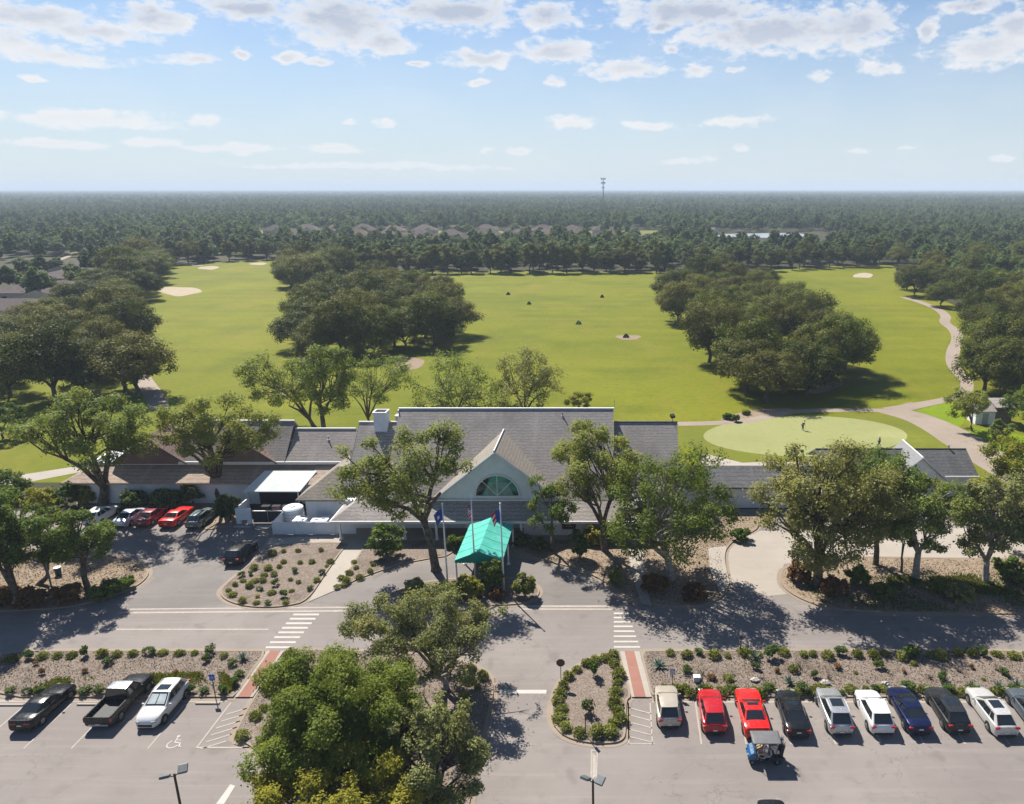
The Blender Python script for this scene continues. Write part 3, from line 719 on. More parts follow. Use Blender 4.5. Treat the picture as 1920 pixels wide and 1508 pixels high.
    m.poly([(gx - 1.5, yy - .012, cz + .04), (gx + 1.9, yy - .012, cz + .04), (gx + 1.3, yy - .012, cz + 1.6), (gx - .7, yy - .012, cz + 1.6)]); m.build("curtain", plain("sage_curtain", (.16, .26, .21), .5, 0, .6, .3, 1.2), win, world=True)
    # porch roof with hipped ends
    m = MB(); xl, xr, ye, ze, yt, zt = -31.4, 3.6, 75.6, 2.55, 78.45, 4.1
    m.slab([(xl, ye, ze), (xr, ye, ze), (xr - 2.2, yt, zt), (xl + 2.6, yt, zt)], .18)
    m.slab([(xl, 82, ze), (xl, ye, ze), (xl + 2.6, yt, zt), (xl + 2.6, 82, zt)], .18)
    m.slab([(xr, ye, ze), (xr, 82, ze), (xr - 2.2, 82, zt), (xr - 2.2, yt, zt)], .18)
    pr = B(m, "porch_roof", A_ROOF)
    m = MB(); m.box(xl - .06, xr + .06, ye - .12, ye, ze - .24, ze + .02); m.box(xl - .1, xl, ye, 82, ze - .24, ze + .02); m.build("gutter", A_TRIM, pr, world=True)
    m = MB(); m.box(gx - ax - .4, gx + ax + .4, 77.98, 78.22, 3.93, 4.11); m.build("flashing", A_TRIM, pr, world=True)
    for x in (-30.6, -23.4, -19.8, -16.2, -10.3, -2.6, 0.8, 3.0):
        c = MB(); c.box(x - .12, x + .12, 75.95, 76.19, .1, 2.33); c.box(x - .18, x + .18, 75.89, 76.25, .1, .3); c.box(x - .18, x + .18, 75.89, 76.25, 2.2, 2.34); B(c, "porch_column", A_TRIM)
    # porch front: windows left of the canopy, white panelled wall right of it
    for x in (-29.2, -27.4, -25.2, -22.0, -20.4, -18.7, -17.3):
        w = B(MB().box(x - .55, x + .55, 78.93, 79.02, .8, 2.3), "porch_window", A_GLASS)
        f = MB(); f.box(x - .63, x + .63, 78.88, 78.99, 2.3, 2.4); f.box(x - .63, x + .63, 78.86, 78.99, .7, .8); f.box(x - .63, x - .55, 78.88, 78.99, .8, 2.3); f.box(x + .55, x + .63, 78.88, 78.99, .8, 2.3)
        f.box(x - .03, x + .03, 78.9, 78.95, .8, 2.3); f.box(x - .55, x + .55, 78.905, 78.945, 1.5, 1.56); f.build("frame", A_TRIM, w, world=True)
    d = B(MB().box(-13.9, -12.1, 78.92, 79.02, .1, 2.35), "entrance_door", A_GLASS); f = MB(); f.box(-13.05, -12.95, 78.88, 78.99, .1, 2.35); f.box(-14.02, -13.9, 78.88, 78.99, .1, 2.45); f.box(-12.1, -11.98, 78.88, 78.99, .1, 2.45); f.box(-13.9, -12.1, 78.88, 78.99, 2.35, 2.45); f.build("frame", A_TRIM, d, world=True)
    m = MB(); m.box(-10.2, 1.6, 77.2, 77.35, .1, 2.36)
    for x in np.arange(-10.0, 1.6, 1.3): m.box(x - .04, x + .04, 77.16, 77.2, .1, 2.3)
    m.box(-10.2, 1.6, 77.14, 77.2, 2.0, 2.12); B(m, "panelled_wall", plain("pinkish_render", (.72, .66, .62), .8, 0, .2, .05))
    m = MB(); x, z = -5.05, 1.35; o = [(-.75, -.5), (.75, -.5), (.8, .1), (.45, .35), (.25, .6), (-.25, .6), (-.45, .35), (-.8, .1)]
    m.add([(x + a, 77.08, z + b) for a, b in o] + [(x + a, 77.13, z + b) for a, b in o], [tuple(range(7, -1, -1))[::-1]] + [(i, 8 + i, 8 + (i + 1) % 8, (i + 1) % 8) for i in range(8)])
    pl = B(m, "plaque", A_BLACK); m = MB(); m.box(x - .42, x + .42, 77.055, 77.078, z - .12, z - .04); m.box(x - .3, x + .3, 77.055, 77.078, z + .08, z + .15); m.build("plaque_border", plain("brass", (.4, .32, .14), .4, .7), pl, world=True)
    # chimney
    m = MB(); m.box(-29.3, -27.75, 86.7, 88.1, 8.6, 11.55); ch = B(m, "chimney", A_WALL)
    m = MB(); m.box(-29.38, -27.67, 86.62, 86.8, 11.55, 11.8); m.box(-29.38, -27.67, 88.0, 88.18, 11.55, 11.8); m.box(-29.38, -29.2, 86.8, 88.0, 11.55, 11.8); m.box(-27.85, -27.67, 86.8, 88.0, 11.55, 11.8); m.build("cap", A_TRIM, ch, world=True)
    MB().box(-29.19, -27.86, 86.81, 87.99, 11.553, 11.58).build("flue", A_DARK, ch, world=True)
    for x, y in ((-20.5, 86.2), (-6.2, 86.9), (-3.4, 84.0), (-36.5, 90.3)):
        z = 12 - (87.8 - y) * .847 if x > -30 else 8.1 - (91.7 - y) * .775
        B(MB().tube([(x, y, z - .1), (x, y, z + .55)], .07, 8).tube([(x, y, z - .1), (x, y, z + .06)], .16, 8), "vent_pipe", A_STEEL)
    m = MB(); m.box(-27.1, -26.5, 88.3, 89.1, 9.8, 10.75); m.box(-27.2, -26.45, 88.2, 89.2, 10.75, 10.87); B(m, "roof_vent", A_STEEL)
    m = MB(); m.tube([(7.3, 87.8, 10.3), (7.3, 87.8, 11.0)], .04, 6); m.obox((7.3, 87.65, 11.05), (.5, .5, .34), .4, 0, .4); B(m, "roof_floodlight", A_BLACK)
    m = MB(); m.tube([(.12, 87.8, 12), (.12, 87.8, 13.2)], .025, 5); B(m, "roof_aerial", A_STEEL)
    # kitchen wing (left): two roofs at different heights, lower lean-to, gables
    m = MB(); gable_x(m, -41.2, -31.5, 87.7, 5.0, 91.7, 8.1, 95.7, 5.0); kr = B(m, "kitchen_roof", A_ROOF)
    m = MB(); m.box(-41.2, -33.4, 91.6, 91.8, 8.05, 8.2); m.build("ridge_cap", A_TRIM, kr, world=True); MB().box(-41.2, -31.5, 87.56, 87.7, 4.72, 5.06).build("fascia", A_TRIM, kr, world=True)
    m = MB(); gable_x(m, -54.6, -41.3, 87.7, 5.0, 91.9, 9.1, 96.1, 5.0); kr2 = B(m, "kitchen_roof", A_ROOF)
    m = MB(); m.box(-54.6, -41.3, 91.8, 92.0, 9.05, 9.2); m.build("ridge_cap", A_TRIM, kr2, world=True); MB().box(-54.6, -41.3, 87.56, 87.7, 4.72, 5.06).build("fascia", A_TRIM, kr2, world=True)
    m = MB(); m.box(-66.4, -31.5, 88.1, 95.5, 0, 4.75); B(m, "upper_wall", A_WALL)
    for gx2 in (-46.9, -58.3):     # cross gables over the lean-to
        m = MB(); yf = 87.45
        for s2 in (-1, 1):
            q = [(gx2, yf, 8.3), (gx2 + s2 * 4.7, yf, 4.95), (gx2 + s2 * 4.7, 94, 4.95), (gx2, 94, 8.3)]
            m.slab(q if s2 < 0 else q[::-1], .2)
        cg = B(m, "cross_gable_roof", A_ROOFP)
        m = MB(); v = [(gx2 - 4.4, 87.6, 4.76), (gx2 + 4.4, 87.6, 4.76), (gx2, 87.6, 8.0)]; m.add(v + [(a, 87.8, c) for a, b, c in v], [(0, 1, 2), (5, 4, 3)]); m.build("gable_face", A_ROOFP, cg, world=True)
    m = MB(); m.slab([(-68.2, 85.2, 3.15), (-37.4, 85.2, 3.15), (-37.4, 88.6, 4.68), (-64.8, 88.6, 4.68)], .18); m.slab([(-68.2, 94, 3.15), (-68.2, 85.2, 3.15), (-64.8, 88.6, 4.68), (-64.8, 94, 4.68)], .18); B(m, "lean_to_roof", A_ROOFL)
    m = MB(); m.slab([(-37.35, 84.6, 3.2), (-29.5, 84.6, 3.2), (-29.5, 88.2, 4.75), (-37.35, 88.2, 4.75)], .18); B(m, "lean_to_roof", A_ROOFL)
    m = MB(); m.box(-67.2, -31.2, 86.1, 88.0, 0, 3.1)
    for x in (-64, -60.5, -57, -50, -43): m.box(x - .03, x + .03, 86.05, 86.1, 0, 3.0)
    B(m, "lean_to_wall", A_WALL)
    # white metal awning over the service yard
    m = MB(); m.slab([(-45.0, 83.8, 2.65), (-38.1, 83.8, 2.65), (-36.9, 86.6, 4.25), (-43.4, 86.6, 4.25)], .1)
    aw = B(m, "awning", A_METALROOF)
    for x in (-44.7, -38.4): MB().box(x - .06, x + .06, 83.9, 84.02, 0, 2.55).build("awning_post", A_TRIM, aw, world=True)
    B(MB().box(-44.2, -39.0, 86.02, 86.09, 0, 2.5), "service_door", A_DARK)
    # hip roofed service block
    m = MB(); A_ = (-37.2, 80.4, 3.0); Bp = (-30.0, 80.4, 3.0); Cp = (-30.0, 84.3, 5.7); Dp = (-33.3, 84.3, 5.7)
    m.slab([A_, Bp, Cp, Dp], .18); m.slab([(-37.2, 88.2, 3.0), A_, Dp, (-33.3, 88.2, 5.7)], .18); m.slab([(-33.3, 88.2, 5.7), Dp, Cp, (-30.0, 88.2, 5.7)], .18); B(m, "service_roof", A_ROOFG)
    m = MB(); m.box(-36.4, -30.9, 81.2, 86.0, 0, 2.85)
    for x in (-35.0, -33.2): m.box(x - .02, x + .02, 81.16, 81.2, 0, 2.8)
    B(m, "service_wall", A_WALL); B(MB().box(-32.0, -31.6, 81.13, 81.21, 0, 2.1), "service_door", A_DARK)
    # right: low grey link roof
    m = MB(); m.slab([(7.8, 84.2, 3.0), (26, 84.2, 3.0), (26, 88.0, 4.4), (7.8, 88.0, 4.4)], .2); m.slab([(7.8, 88.0, 4.4), (26, 88.0, 4.4), (26, 90.5, 3.4), (7.8, 90.5, 3.4)], .2); B(m, "link_roof", A_ROOFD)
    B(MB().box(7.72, 25.6, 84.9, 90, 0, 3.05), "link_wall", A_WALL)
clubhouse()

def pro_shop():
    root = thing("pro_shop", "low white shop with dark shingle roof and a tall cross gable, by the putting green", "building", (38, 90, 0))
    def B(m, name, mats, **k): return m.build(name, mats, root, world=True, **k)
    x0, x1 = 26.5, 46.3
    m = MB(); m.slab([(x0, 87.9, 3.0), (x1, 87.9, 3.0), (x1, 92.1, 5.15), (x0, 92.1, 5.15)], .2); m.slab([(x0, 92.1, 5.15), (x1, 92.1, 5.15), (x1, 96.3, 3.0), (x0, 96.3, 3.0)], .2); rf = B(m, "roof", A_ROOFD)
    m = MB(); m.box(x0, x1 + .05, 87.78, 87.9, 2.76, 3.02); m.build("gutter", A_TRIM, rf, world=True)
    m = MB(); m.tube([(x0, 92.1, 5.19), (x1, 92.1, 5.19)], .07, 5); m.build("ridge_cap", A_ROOFD, rf, world=True)
    m = MB(); m.box(x0 + .3, x1 - .5, 88.5, 95.7, 0, 2.85); B(m, "wall", A_WALL)
    m = MB(); v = [(x1 - .52, 88.5, 2.7), (x1 - .52, 95.7, 2.7), (x1 - .52, 92.1, 4.9)]; m.add(v + [(x1 - .3, b, c) for a, b, c in v], [(2, 1, 0), (3, 4, 5), (0, 1, 4, 3), (1, 2, 5, 4), (2, 0, 3, 5)]); B(m, "end_wall", A_WALL)
    gx, y0, za, hw = 38.6, 87.5, 5.75, 3.15; yb = 93.9
    m = MB(); v = [(gx - hw, y0, 2.7), (gx + hw, y0, 2.7), (gx, y0, za - .2)]; m.add(v + [(a, y0 + .25, c) for a, b, c in v], [(0, 1, 2), (5, 4, 3), (0, 3, 4, 1), (1, 4, 5, 2), (2, 5, 3, 0)]); gw = B(m, "cross_gable_wall", A_WALL)
    m = MB(); m.box(gx - 1.2, gx + 1.2, y0 - .05, y0, .9, 2.4); m.build("shop_window", A_GLASS, gw, world=True)
    m = MB()
    for s in (-1, 1):
        q = [(gx, y0 - .3, za), (gx + s * (hw + .3), y0 - .3, 2.75), (gx + s * (hw + .3), yb, 2.75), (gx, yb, za)]
        m.slab(q if s < 0 else q[::-1], .2)
    cr = B(m, "cross_gable_roof", plain("pale_roof", (.17, .17, .172), .8))
    m = MB()
    for s in (-1, 1): m.tube([(gx, y0 - .33, za + .02), (gx + s * (hw + .3), y0 - .33, 2.77)], .13, 4)
    m.tube([(gx, y0 - .3, za + .05), (gx, yb, za + .05)], .09, 5)
    m.build("rake_trim", A_TRIM, cr, world=True)
    m = MB(); m.tube([(44, 92.1, 5.1), (44, 92.1, 5.6)], .09, 8); m.tube([(44, 92.1, 5.6), (44, 92.1, 5.7)], .15, 8); B(m, "roof_vent", A_STEEL)
pro_shop()

def canopy():
    root = thing("entrance_canopy", "teal canvas gable canopy on white posts over the entrance drive", "canopy", (-13.3, 70.5, 0))
    def B(m, name, mats, **k): return m.build(name, mats, root, world=True, **k)
    xl, xr, yf, yb, ze, zp = -15.7, -10.95, 66.4, 74.6, 2.65, 3.6; xm = (xl + xr) / 2
    m = MB(); n = 10
    for i in range(n):
        a = yf + (yb - yf) * i / n; b = yf + (yb - yf) * (i + 1) / n; sg = .03
        for x0, z0, x1, z1 in ((xl, ze, xm, zp), (xm, zp, xr, ze)):
            for k in range(4):
                u0, u1 = k / 4, (k + 1) / 4
                f = lambda u, y: (x0 + (x1 - x0) * u, y, z0 + (z1 - z0) * u - .06 * math.sin(math.pi * u) - .02 * math.sin(y * 5.5) ** 2 * math.sin(math.pi * u))
                m.poly([f(u0, a), f(u1, a), f(u1, b), f(u0, b)])
    cv = B(m, "canvas_roof", A_TEAL, smooth=True)
    for y in np.arange(yf + 1.6, yb - .5, 1.62):
        MB().tube([(xl, y, ze + .012), ((xl + xm) / 2, y, (ze + zp) / 2 - .035), (xm, y, zp + .015), ((xr + xm) / 2, y, (ze + zp) / 2 - .035), (xr, y, ze + .012)], .012, 4).build("seam", A_TEALD, cv, world=True)
    m = MB()
    for i in range(24):     # scalloped valance along both eaves and the front edge
        a = yf + (yb - yf) * i / 24; b = yf + (yb - yf) * (i + 1) / 24
        for x in (xl, xr): m.add([(x, a, ze), (x, b, ze), (x, b, ze - .26), (x, (a + b) / 2, ze - .34), (x, a, ze - .26)], [(0, 1, 2, 3, 4)])
    for i in range(14):
        a = xl + (xr - xl) * i / 14; b = xl + (xr - xl) * (i + 1) / 14
        zt = lambda x: zp - abs(x - xm) / (xr - xm) * (zp - ze)
        m.add([(a, yf, zt(a)), (b, yf, zt(b)), (b, yf, ze - .26), ((a + b) / 2, yf, ze - .34), (a, yf, ze - .26)], [(4, 3, 2, 1, 0)])
    m.build("valance", A_TEALD, cv, world=True)
    for x in (xl + .08, xr - .08):
        for y in (yf + .15, 70.5, yb - .2):
            B(MB().tube([(x, y, 0), (x, y, ze)], .09, 8).box(x - .17, x + .17, y - .17, y + .17, 0, .12), "canopy_post", A_POLE)
    for y in (yf + .15, 70.5, yb - .2): B(MB().tube([(xl + .08, y, ze - .03), (xm, y, zp - .09), (xr - .08, y, ze - .03)], .03, 5), "frame_hoop", A_POLE)
canopy()

def service_yard():
    # white panel fence
    root = thing("fence", "low white panel fence screening the service yard beside the porch", "fence", (-34, 77.5, 0))
    x0, x1, y = -38.8, -29.4, 77.5
    for i in range(4):
        a = x0 + (x1 - x0) * i / 4; b = x0 + (x1 - x0) * (i + 1) / 4
        MB().box(a + .08, b - .08, y - .03, y + .03, .05, 1.55).build("panel", A_WALL, root, world=True)
    for i in range(5):
        a = x0 + (x1 - x0) * i / 4; MB().box(a - .07, a + .07, y - .07, y + .07, 0, 1.65).build("fence_post", A_TRIM, root, world=True)
    m = MB().box(x0 - .03, x0 + .03, y + .1, 80.4, .05, 1.55); m.build("side_panel", A_WALL, root, world=True)
    # gate and gate piers
    g = thing("yard_gate", "dark double gate with a pale top rail between white service yard walls", "gate", (-40.7, 80.5, 0))
    for a, b in ((-42.5, -40.75), (-40.65, -38.95)):
        MB().box(a, b, 80.47, 80.53, .1, 1.5).build("gate_leaf", A_DARK, g, world=True)
    MB().box(-42.5, -38.95, 80.43, 80.57, 1.5, 1.6).build("top_rail", A_STEEL, g, world=True); MB().box(-40.74, -40.66, 80.44, 80.56, .1, 1.5).build("centre_stile", A_STEEL, g, world=True)
    w = thing("yard_wall", "short white wall with a footing notch left of the dark yard gate", "wall", (-43.5, 80.4, 0))
    m = MB(); m.box(-44.4, -42.6, 80.3, 80.5, .5, 1.95); m.box(-44.4, -43.9, 80.3, 80.5, 0, .5); m.box(-43.1, -42.6, 80.3, 80.5, 0, .5); m.build("front_panel", A_WALL, w, world=True)
    MB().box(-44.4, -44.25, 80.5, 83.5, 0, 1.95).build("return_panel", A_WALL, w, world=True)
    t = thing("storage_tank", "white ribbed storage tank behind the low panel fence", "tank", (-37.95, 81.2, 0))
    MB().tube([(-37.95, 81.2, 0), (-37.95, 81.2, 1.7), (-37.95, 81.2, 1.85)], [1.15, 1.15, .95], 20).build("shell", A_WALL, t, world=True, smooth=False)
    m = MB()
    for z in (.4, .8, 1.2): m.tube([(-37.95 + 1.17 * math.cos(a), 81.2 + 1.17 * math.sin(a), z) for a in np.linspace(0, 6.283, 21)], .03, 4)
    m.build("ribs", A_STEEL, t, world=True); MB().tube([(-37.95, 81.2, 1.85), (-37.95, 81.2, 1.95)], .3, 12).build("lid", A_STEEL, t, world=True)
    for i, (x, lab) in enumerate(((-36.2, "air conditioning unit with a dark fan top, nearer the tank"), (-33.9, "wide white air conditioning unit with three dark vents on top"))):
        u = thing("air_conditioner", lab, "air conditioner", (x, 79.0, 0), 0, "cooling units in the service yard")
        wdt = .75 if i == 0 else .95
        MB().box(-wdt, wdt, -.75, .75, 0, 1.3).build("casing", A_WALL, u, bevel=.03)
        if i == 0:
            MB().tube([(0, 0, 1.3), (0, 0, 1.34)], .52, 16).build("fan_grille", A_STEEL, u)
        else:
            for vx, vy in ((-.25, .35), (.35, -.05), (-.35, -.3)): MB().box(vx - .2, vx + .2, vy - .09, vy + .09, 1.302, 1.33).build("vent", A_BLACK, u)
        MB().box(-wdt * .8, wdt * .8, -.77, -.745, .2, 1.1).build("grille", A_STEEL, u)
    b = thing("bin_shelter", "dark cluttered bin store under the white awning", "bins", (-40.5, 82.7, 0))
    rr = random.Random(4)
    for k in range(4):
        x = -42.3 + k * 1.25; q = MB().box(x, x + .95, 82.3, 83.2, .1, 1.25).build("bin", A_BLACK if k != 1 else plain("faded_pink_bin", (.32, .2, .2), .7), b, world=True, bevel=.05); MB().obox((x + .47, 82.75, 1.3), (1.0, .98, .08)).build("lid", A_DARK, q, world=True)
service_yard()

def shed():
    root = thing("garden_shed", "small white and brown shed among trees right of the cart path", "shed", (57, 119, 0))
    a = G(1828, 796); b = G(1852, 796)
    x, y = a[0], a[1]
    MB().box(x, x + 3.2, y, y + 3, 0, 2.3).build("wall", A_WALL, root, world=True); MB().box(x + 3.25, x + 6.2, y + .4, y + 3.4, 0, 2.9).build("wing", plain("brown_board", (.16, .125, .10), .8), root, world=True)
    m = MB(); m.slab([(x - .2, y - .3, 2.3), (x + 3.3, y - .3, 2.3), (x + 3.3, y + 1.6, 3.1), (x - .2, y + 1.6, 3.1)], .1); m.slab([(x - .2, y + 1.6, 3.1), (x + 3.3, y + 1.6, 3.1), (x + 3.3, y + 3.3, 2.3), (x - .2, y + 3.3, 2.3)], .1)
    m.slab([(x + 3.35, y + .1, 2.9), (x + 6.5, y + .1, 2.9), (x + 6.5, y + 3.7, 3.6), (x + 3.35, y + 3.7, 3.6)], .1); m.build("roof", A_ROOF, root, world=True)
    MB().box(x + 1.1, x + 2.1, y - .04, y - .001, 0, 1.95).build("door", A_STEEL, root, world=True)
shed()

def house(name, label, x, y, w, d, hw, hr, rz, roofm, group, wallm=None):
    root = thing(name, label, "house", (x, y, 0), rz, group)
    m = MB().box(-w / 2 + .5, w / 2 - .5, -d / 2 + .5, d / 2 - .5, 0, hw); wl = m.build("wall", wallm or A_WALL, root)
    for k in (-1, 1):
        MB().box(k * w * .25 - .9, k * w * .25 + .9, -d / 2 + .44, -d / 2 + .49, 1.0, 2.3).build("window", A_GLASS, wl)
    m = MB(); r = min(d, w) / 2 * .98; a, b = w / 2, d / 2
    if w >= d: p, q = (-(a - r), 0, hw + hr), (a - r, 0, hw + hr)
    else: p, q = (0, -(b - r), hw + hr), (0, b - r, hw + hr)
    c = [(-a, -b, hw), (a, -b, hw), (a, b, hw), (-a, b, hw)]
    if w >= d: fs = [[c[0], c[1], q, p], [c[1], c[2], q], [c[2], c[3], p, q], [c[3], c[0], p]]
    else: fs = [[c[0], c[1], p], [c[1], c[2], q, p], [c[2], c[3], q], [c[3], c[0], p, q]]
    for f in fs: m.poly(f)
    m.poly([(-a, -b, hw - .02), (-a, b, hw - .02), (a, b, hw - .02), (a, -b, hw - .02)]); rf = m.build("roof", roofm, root)
    # front gabled garage wing
    g = MB(); gw, gd = w * .34, d * .24; gx = w * .22 * (1 if (int(x) % 2) else -1)
    g.poly([(gx - gw / 2, -b - gd, hw), (gx, -b - gd, hw + hr * .62), (gx, -b * .2, hw + hr * .62), (gx - gw / 2, -b * .2, hw)]); g.poly([(gx, -b - gd, hw + hr * .62), (gx + gw / 2, -b - gd, hw), (gx + gw / 2, -b * .2, hw), (gx, -b * .2, hw + hr * .62)])
    g.build("wing_roof", roofm, rf)
    g = MB(); g.box(gx - gw / 2 + .4, gx + gw / 2 - .4, -b - gd + .3, -b + .45, 0, hw); g.poly([(gx - gw / 2 + .1, -b - gd + .2, hw), (gx + gw / 2 - .1, -b - gd + .2, hw), (gx, -b - gd + .2, hw + hr * .6)]); g.build("garage", wallm or A_WALL, root)
def houses():
    A_BEIGE = plain("beige_render", (.45, .40, .34), .8, 0, .2, .05); rr = random.Random(11)
    roofs = [m_roof("tan_roof", alb(132, 114, 106, .48), alb(152, 132, 122, .48)), m_roof("grey_brown_roof", alb(114, 102, 98, .48), alb(136, 122, 116, .48)), m_roof("rosy_roof", alb(146, 120, 110, .48), alb(164, 138, 126, .48))]
    words_ = ["tan", "grey brown", "rosy tan"]
    rows = [(540, 640, 1200, 23), (600, 560, 1190, 24), (665, 520, 1170, 26)]
    where = ["in nearest row behind the tree belt", "in middle row behind the tree belt", "in back row behind the tree belt"]
    for ri, (Y, p0, p1, st) in enumerate(rows):
        dep = Y * cp + CAMH * sp; x = (p0 - CX) / F * dep; xe = (p1 - CX) / F * dep; k = 0
        while x < xe:
            c = rr.randrange(3)
            house("house", "%s hip roofed house, %s from left %s" % (words_[c], ORD[k], where[ri]), x, Y + rr.uniform(-6, 6), rr.uniform(17, 22), rr.uniform(14, 18), 3.4, rr.uniform(4.2, 5.2), rr.uniform(-.15, .15), roofs[c], "houses behind the tree belt", A_BEIGE)
            x += st + rr.uniform(-2, 3); k += 1
    A_BROWN = m_roof("plum_brown_roof", alb(104, 88, 88, .5), alb(126, 108, 106, .5))
    for i, (px, py, w, d, lab) in enumerate(((30, 562, 30, 20, "wide plum brown roof nearest along the left tree edge"), (95, 528, 34, 24, "broad plum brown roof second along the left tree edge"), (158, 504, 36, 26, "plum brown roof third along the left tree edge"), (205, 487, 40, 28, "plum brown roof farthest along the left tree edge"))):
        p = G(px, py, 6.0); house("house", lab, p[0], p[1], w, d, 3.4, 3.0, 0.0, A_BROWN, "houses left of the fairway", A_BEIGE)
    for i, (px, py, lab) in enumerate(((1905, 505, "grey roofed house showing at the right edge of the oaks"), (190, 438, "pale roofed house alone in the woods left of the fairway"), (275, 436, "roof of a lone house in the woods above the left fairway"), (1262, 434, "grey house beside the lake shore"), (1215, 440, "small tan house left of the lake"), (1320, 424, "pale house roof in the woods above the lake"), (1625, 424, "white roofed house deep in the woods right of the lake"))):
        p = G(px, py, 6.5); house("house", lab, p[0], p[1], 20, 16, 3.2, 4, .1 * i, roofs[i % 3], "scattered houses", A_BEIGE)
    st = GP([(-60, 550), (10, 528), (45, 512), (100, 492), (130, 480)]); ribbon("street", st, 3.0, 0.01, A_PATH)
houses()
# ---------------------------------------------------------------- trees
def lumps_in(rng, c, r, n, low=-0.25, spread=(0.38, 0.88), lr=(0.24, 0.38)):
    n = int(n * 1.7)
    out = []; tries = 0
    Rm = (r[0] * r[1] * r[2]) ** (1 / 3.0)
    while len(out) < n and tries < n * 60:
        tries += 1
        d = rng.normal(size=3); d /= np.linalg.norm(d)
        if d[2] < low: continue
        k = rng.uniform(*spread); p = np.array(c) + d * np.array(r) * k; rad = Rm * rng.uniform(*lr)
        if all(np.linalg.norm(p - q) > 0.40 * (rad + s) for q, s in out) or tries > n * 40: out.append((p, rad))
    return out
def crown_leaves(rng, lumps, c, r, n, leaf, gap=0.12, flat=0.75, out=.8, jit=.5):
    areas = np.array([s * s for _, s in lumps]); cnt = np.maximum(1, (n * areas / areas.sum()).astype(int))
    P = []; Nn = []
    for (p, s), k in zip(lumps, cnt):
        d = rng.normal(size=(k, 3)); d /= np.linalg.norm(d, axis=1, keepdims=True)
        outw = (p - np.array(c)) / np.array(r); ol = np.linalg.norm(outw) + 1e-6
        keep = (d @ (outw / ol) > -0.55) | (rng.random(k) < 0.25); d = d[keep]
        # smaller sprigs on the lump give an uneven outline
        sub = np.sin(d[:, 0] * 7 + p[0]) * np.sin(d[:, 1] * 7 + p[1]) * np.sin(d[:, 2] * 6 + p[2])
        rad = s * (0.78 + 0.26 * sub + rng.normal(0, 0.17, len(d))); rad *= np.where(rng.random(len(d)) < 0.18, rng.uniform(0.4, 0.9, len(d)), 1)
        q = p + d * rad[:, None] * np.array([1, 1, flat])
        P.append(q); Nn.append(d * out + rng.normal(size=d.shape) * jit + np.array([0, 0, 0.7]))
    P = np.concatenate(P); Nn = np.concatenate(Nn)
    if gap > 0:   # drop whole sprays so sky or ground shows through
        w = 1.05 / max(leaf, .12) * .17
        f = np.sin(P[:, 0] * w * 1.7 + 1.3 + np.sin(P[:, 1] * w)) + np.sin(P[:, 1] * w * 1.5 + .4 + np.sin(P[:, 2] * w)) + np.sin(P[:, 2] * w * 1.9 + 2.1 + np.sin(P[:, 0] * w)) + rng.normal(0, .35, len(P))
        keep = f > np.quantile(f, gap); P = P[keep]; Nn = Nn[keep]
    return P, Nn
def trunk_mesh(rng, base, fork, lumps, r0, nstem, c, twigs=2, sides=7):
    """base, fork: points; main stems from the fork, a branch to every lump"""
    m = MB(); base = np.array(base, float); fork = np.array(fork, float); c = np.array(c, float)
    flare = base + (fork - base) * .08
    m.tube([base - (0, 0, .15), flare, base + (fork - base) * .55 + rng.normal(size=3) * r0 * .5, fork], [r0 * 1.55, r0 * 1.08, r0 * .92, r0 * .85], sides + 2)
    stems = []; ang0 = rng.uniform(0, 6.28)
    for i in range(nstem):
        if nstem == 1: e = fork * .4 + c * .6
        else:
            L0 = lumps[int(i * len(lumps) / nstem)][0]; e = fork + (L0 - fork) * .62 + rng.normal(size=3) * .2; 
        mid = fork + (e - fork) * .5 + np.array([0, 0, np.linalg.norm(e - fork) * .08])
        m.tube([fork - (0, 0, r0 * .3), mid, e], [r0 * .68, r0 * .5, r0 * .34], sides); stems.append((mid, e))
    for p, s in lumps:
        best = min(stems, key=lambda st: np.linalg.norm(st[1] - p)); u = rng.uniform(.0, 1.0); a = best[0] * (1 - u) + best[1] * u
        ln = np.linalg.norm(p - a); mid = (a + p) / 2 + np.array([0, 0, -ln * .07]) + rng.normal(size=3) * ln * .05
        m.tube([a, mid, p], [r0 * .30, r0 * .2, r0 * .08], 5, cap=False)
        for _ in range(twigs):
            d = rng.normal(size=3); d /= np.linalg.norm(d); d[2] = abs(d[2]) * .7
            m.tube([mid * .4 + p * .6, p + d * s * .8], [r0 * .09, r0 * .025], 4, cap=False)
    return m
def make_tree_meshes(name, seed, H, rx, ry, ctr, rz, nl, leaves, leaf, lm, bm, r0=.3, forkh=None, nstem=3, low=-.25, gap=.1, twigs=2, forkxy=None, lumps=None, lr=(.24, .38), flat=.75):
    rng = np.random.default_rng(seed)
    lu = lumps or lumps_in(rng, ctr, (rx, ry, rz), nl, low, lr=lr)
    P, Nn = crown_leaves(rng, lu, ctr, (rx, ry, rz), leaves, leaf, gap, flat, 1.0 if lm == L_OAK else .8, .36 if lm == L_OAK else .5)
    cm = leafmesh(name + "_crown", P, Nn, leaf * rng.uniform(.65, 1.3, len(P)), lm, rng)
    fk = (forkxy[0] if forkxy else ctr[0] * .3, forkxy[1] if forkxy else ctr[1] * .3, forkh if forkh else max(1.2, (ctr[2] - rz) * .8))
    tm = trunk_mesh(rng, (0, 0, 0), fk, lu, r0, nstem, ctr, twigs).mesh(name + "_trunk", bm, True)
    return cm, tm
def put_tree(name, label, cat, cm, tm, loc, rz=0, s=1.0, group=None, sz=None):
    t = thing(name, label, cat, loc, rz, group); t.scale = (s, s, sz or s)
    for nm, me in (("crown", cm), ("trunk", tm)):
        o = bpy.data.objects.new(nm, me); COL.objects.link(o); o.parent = t
    return t

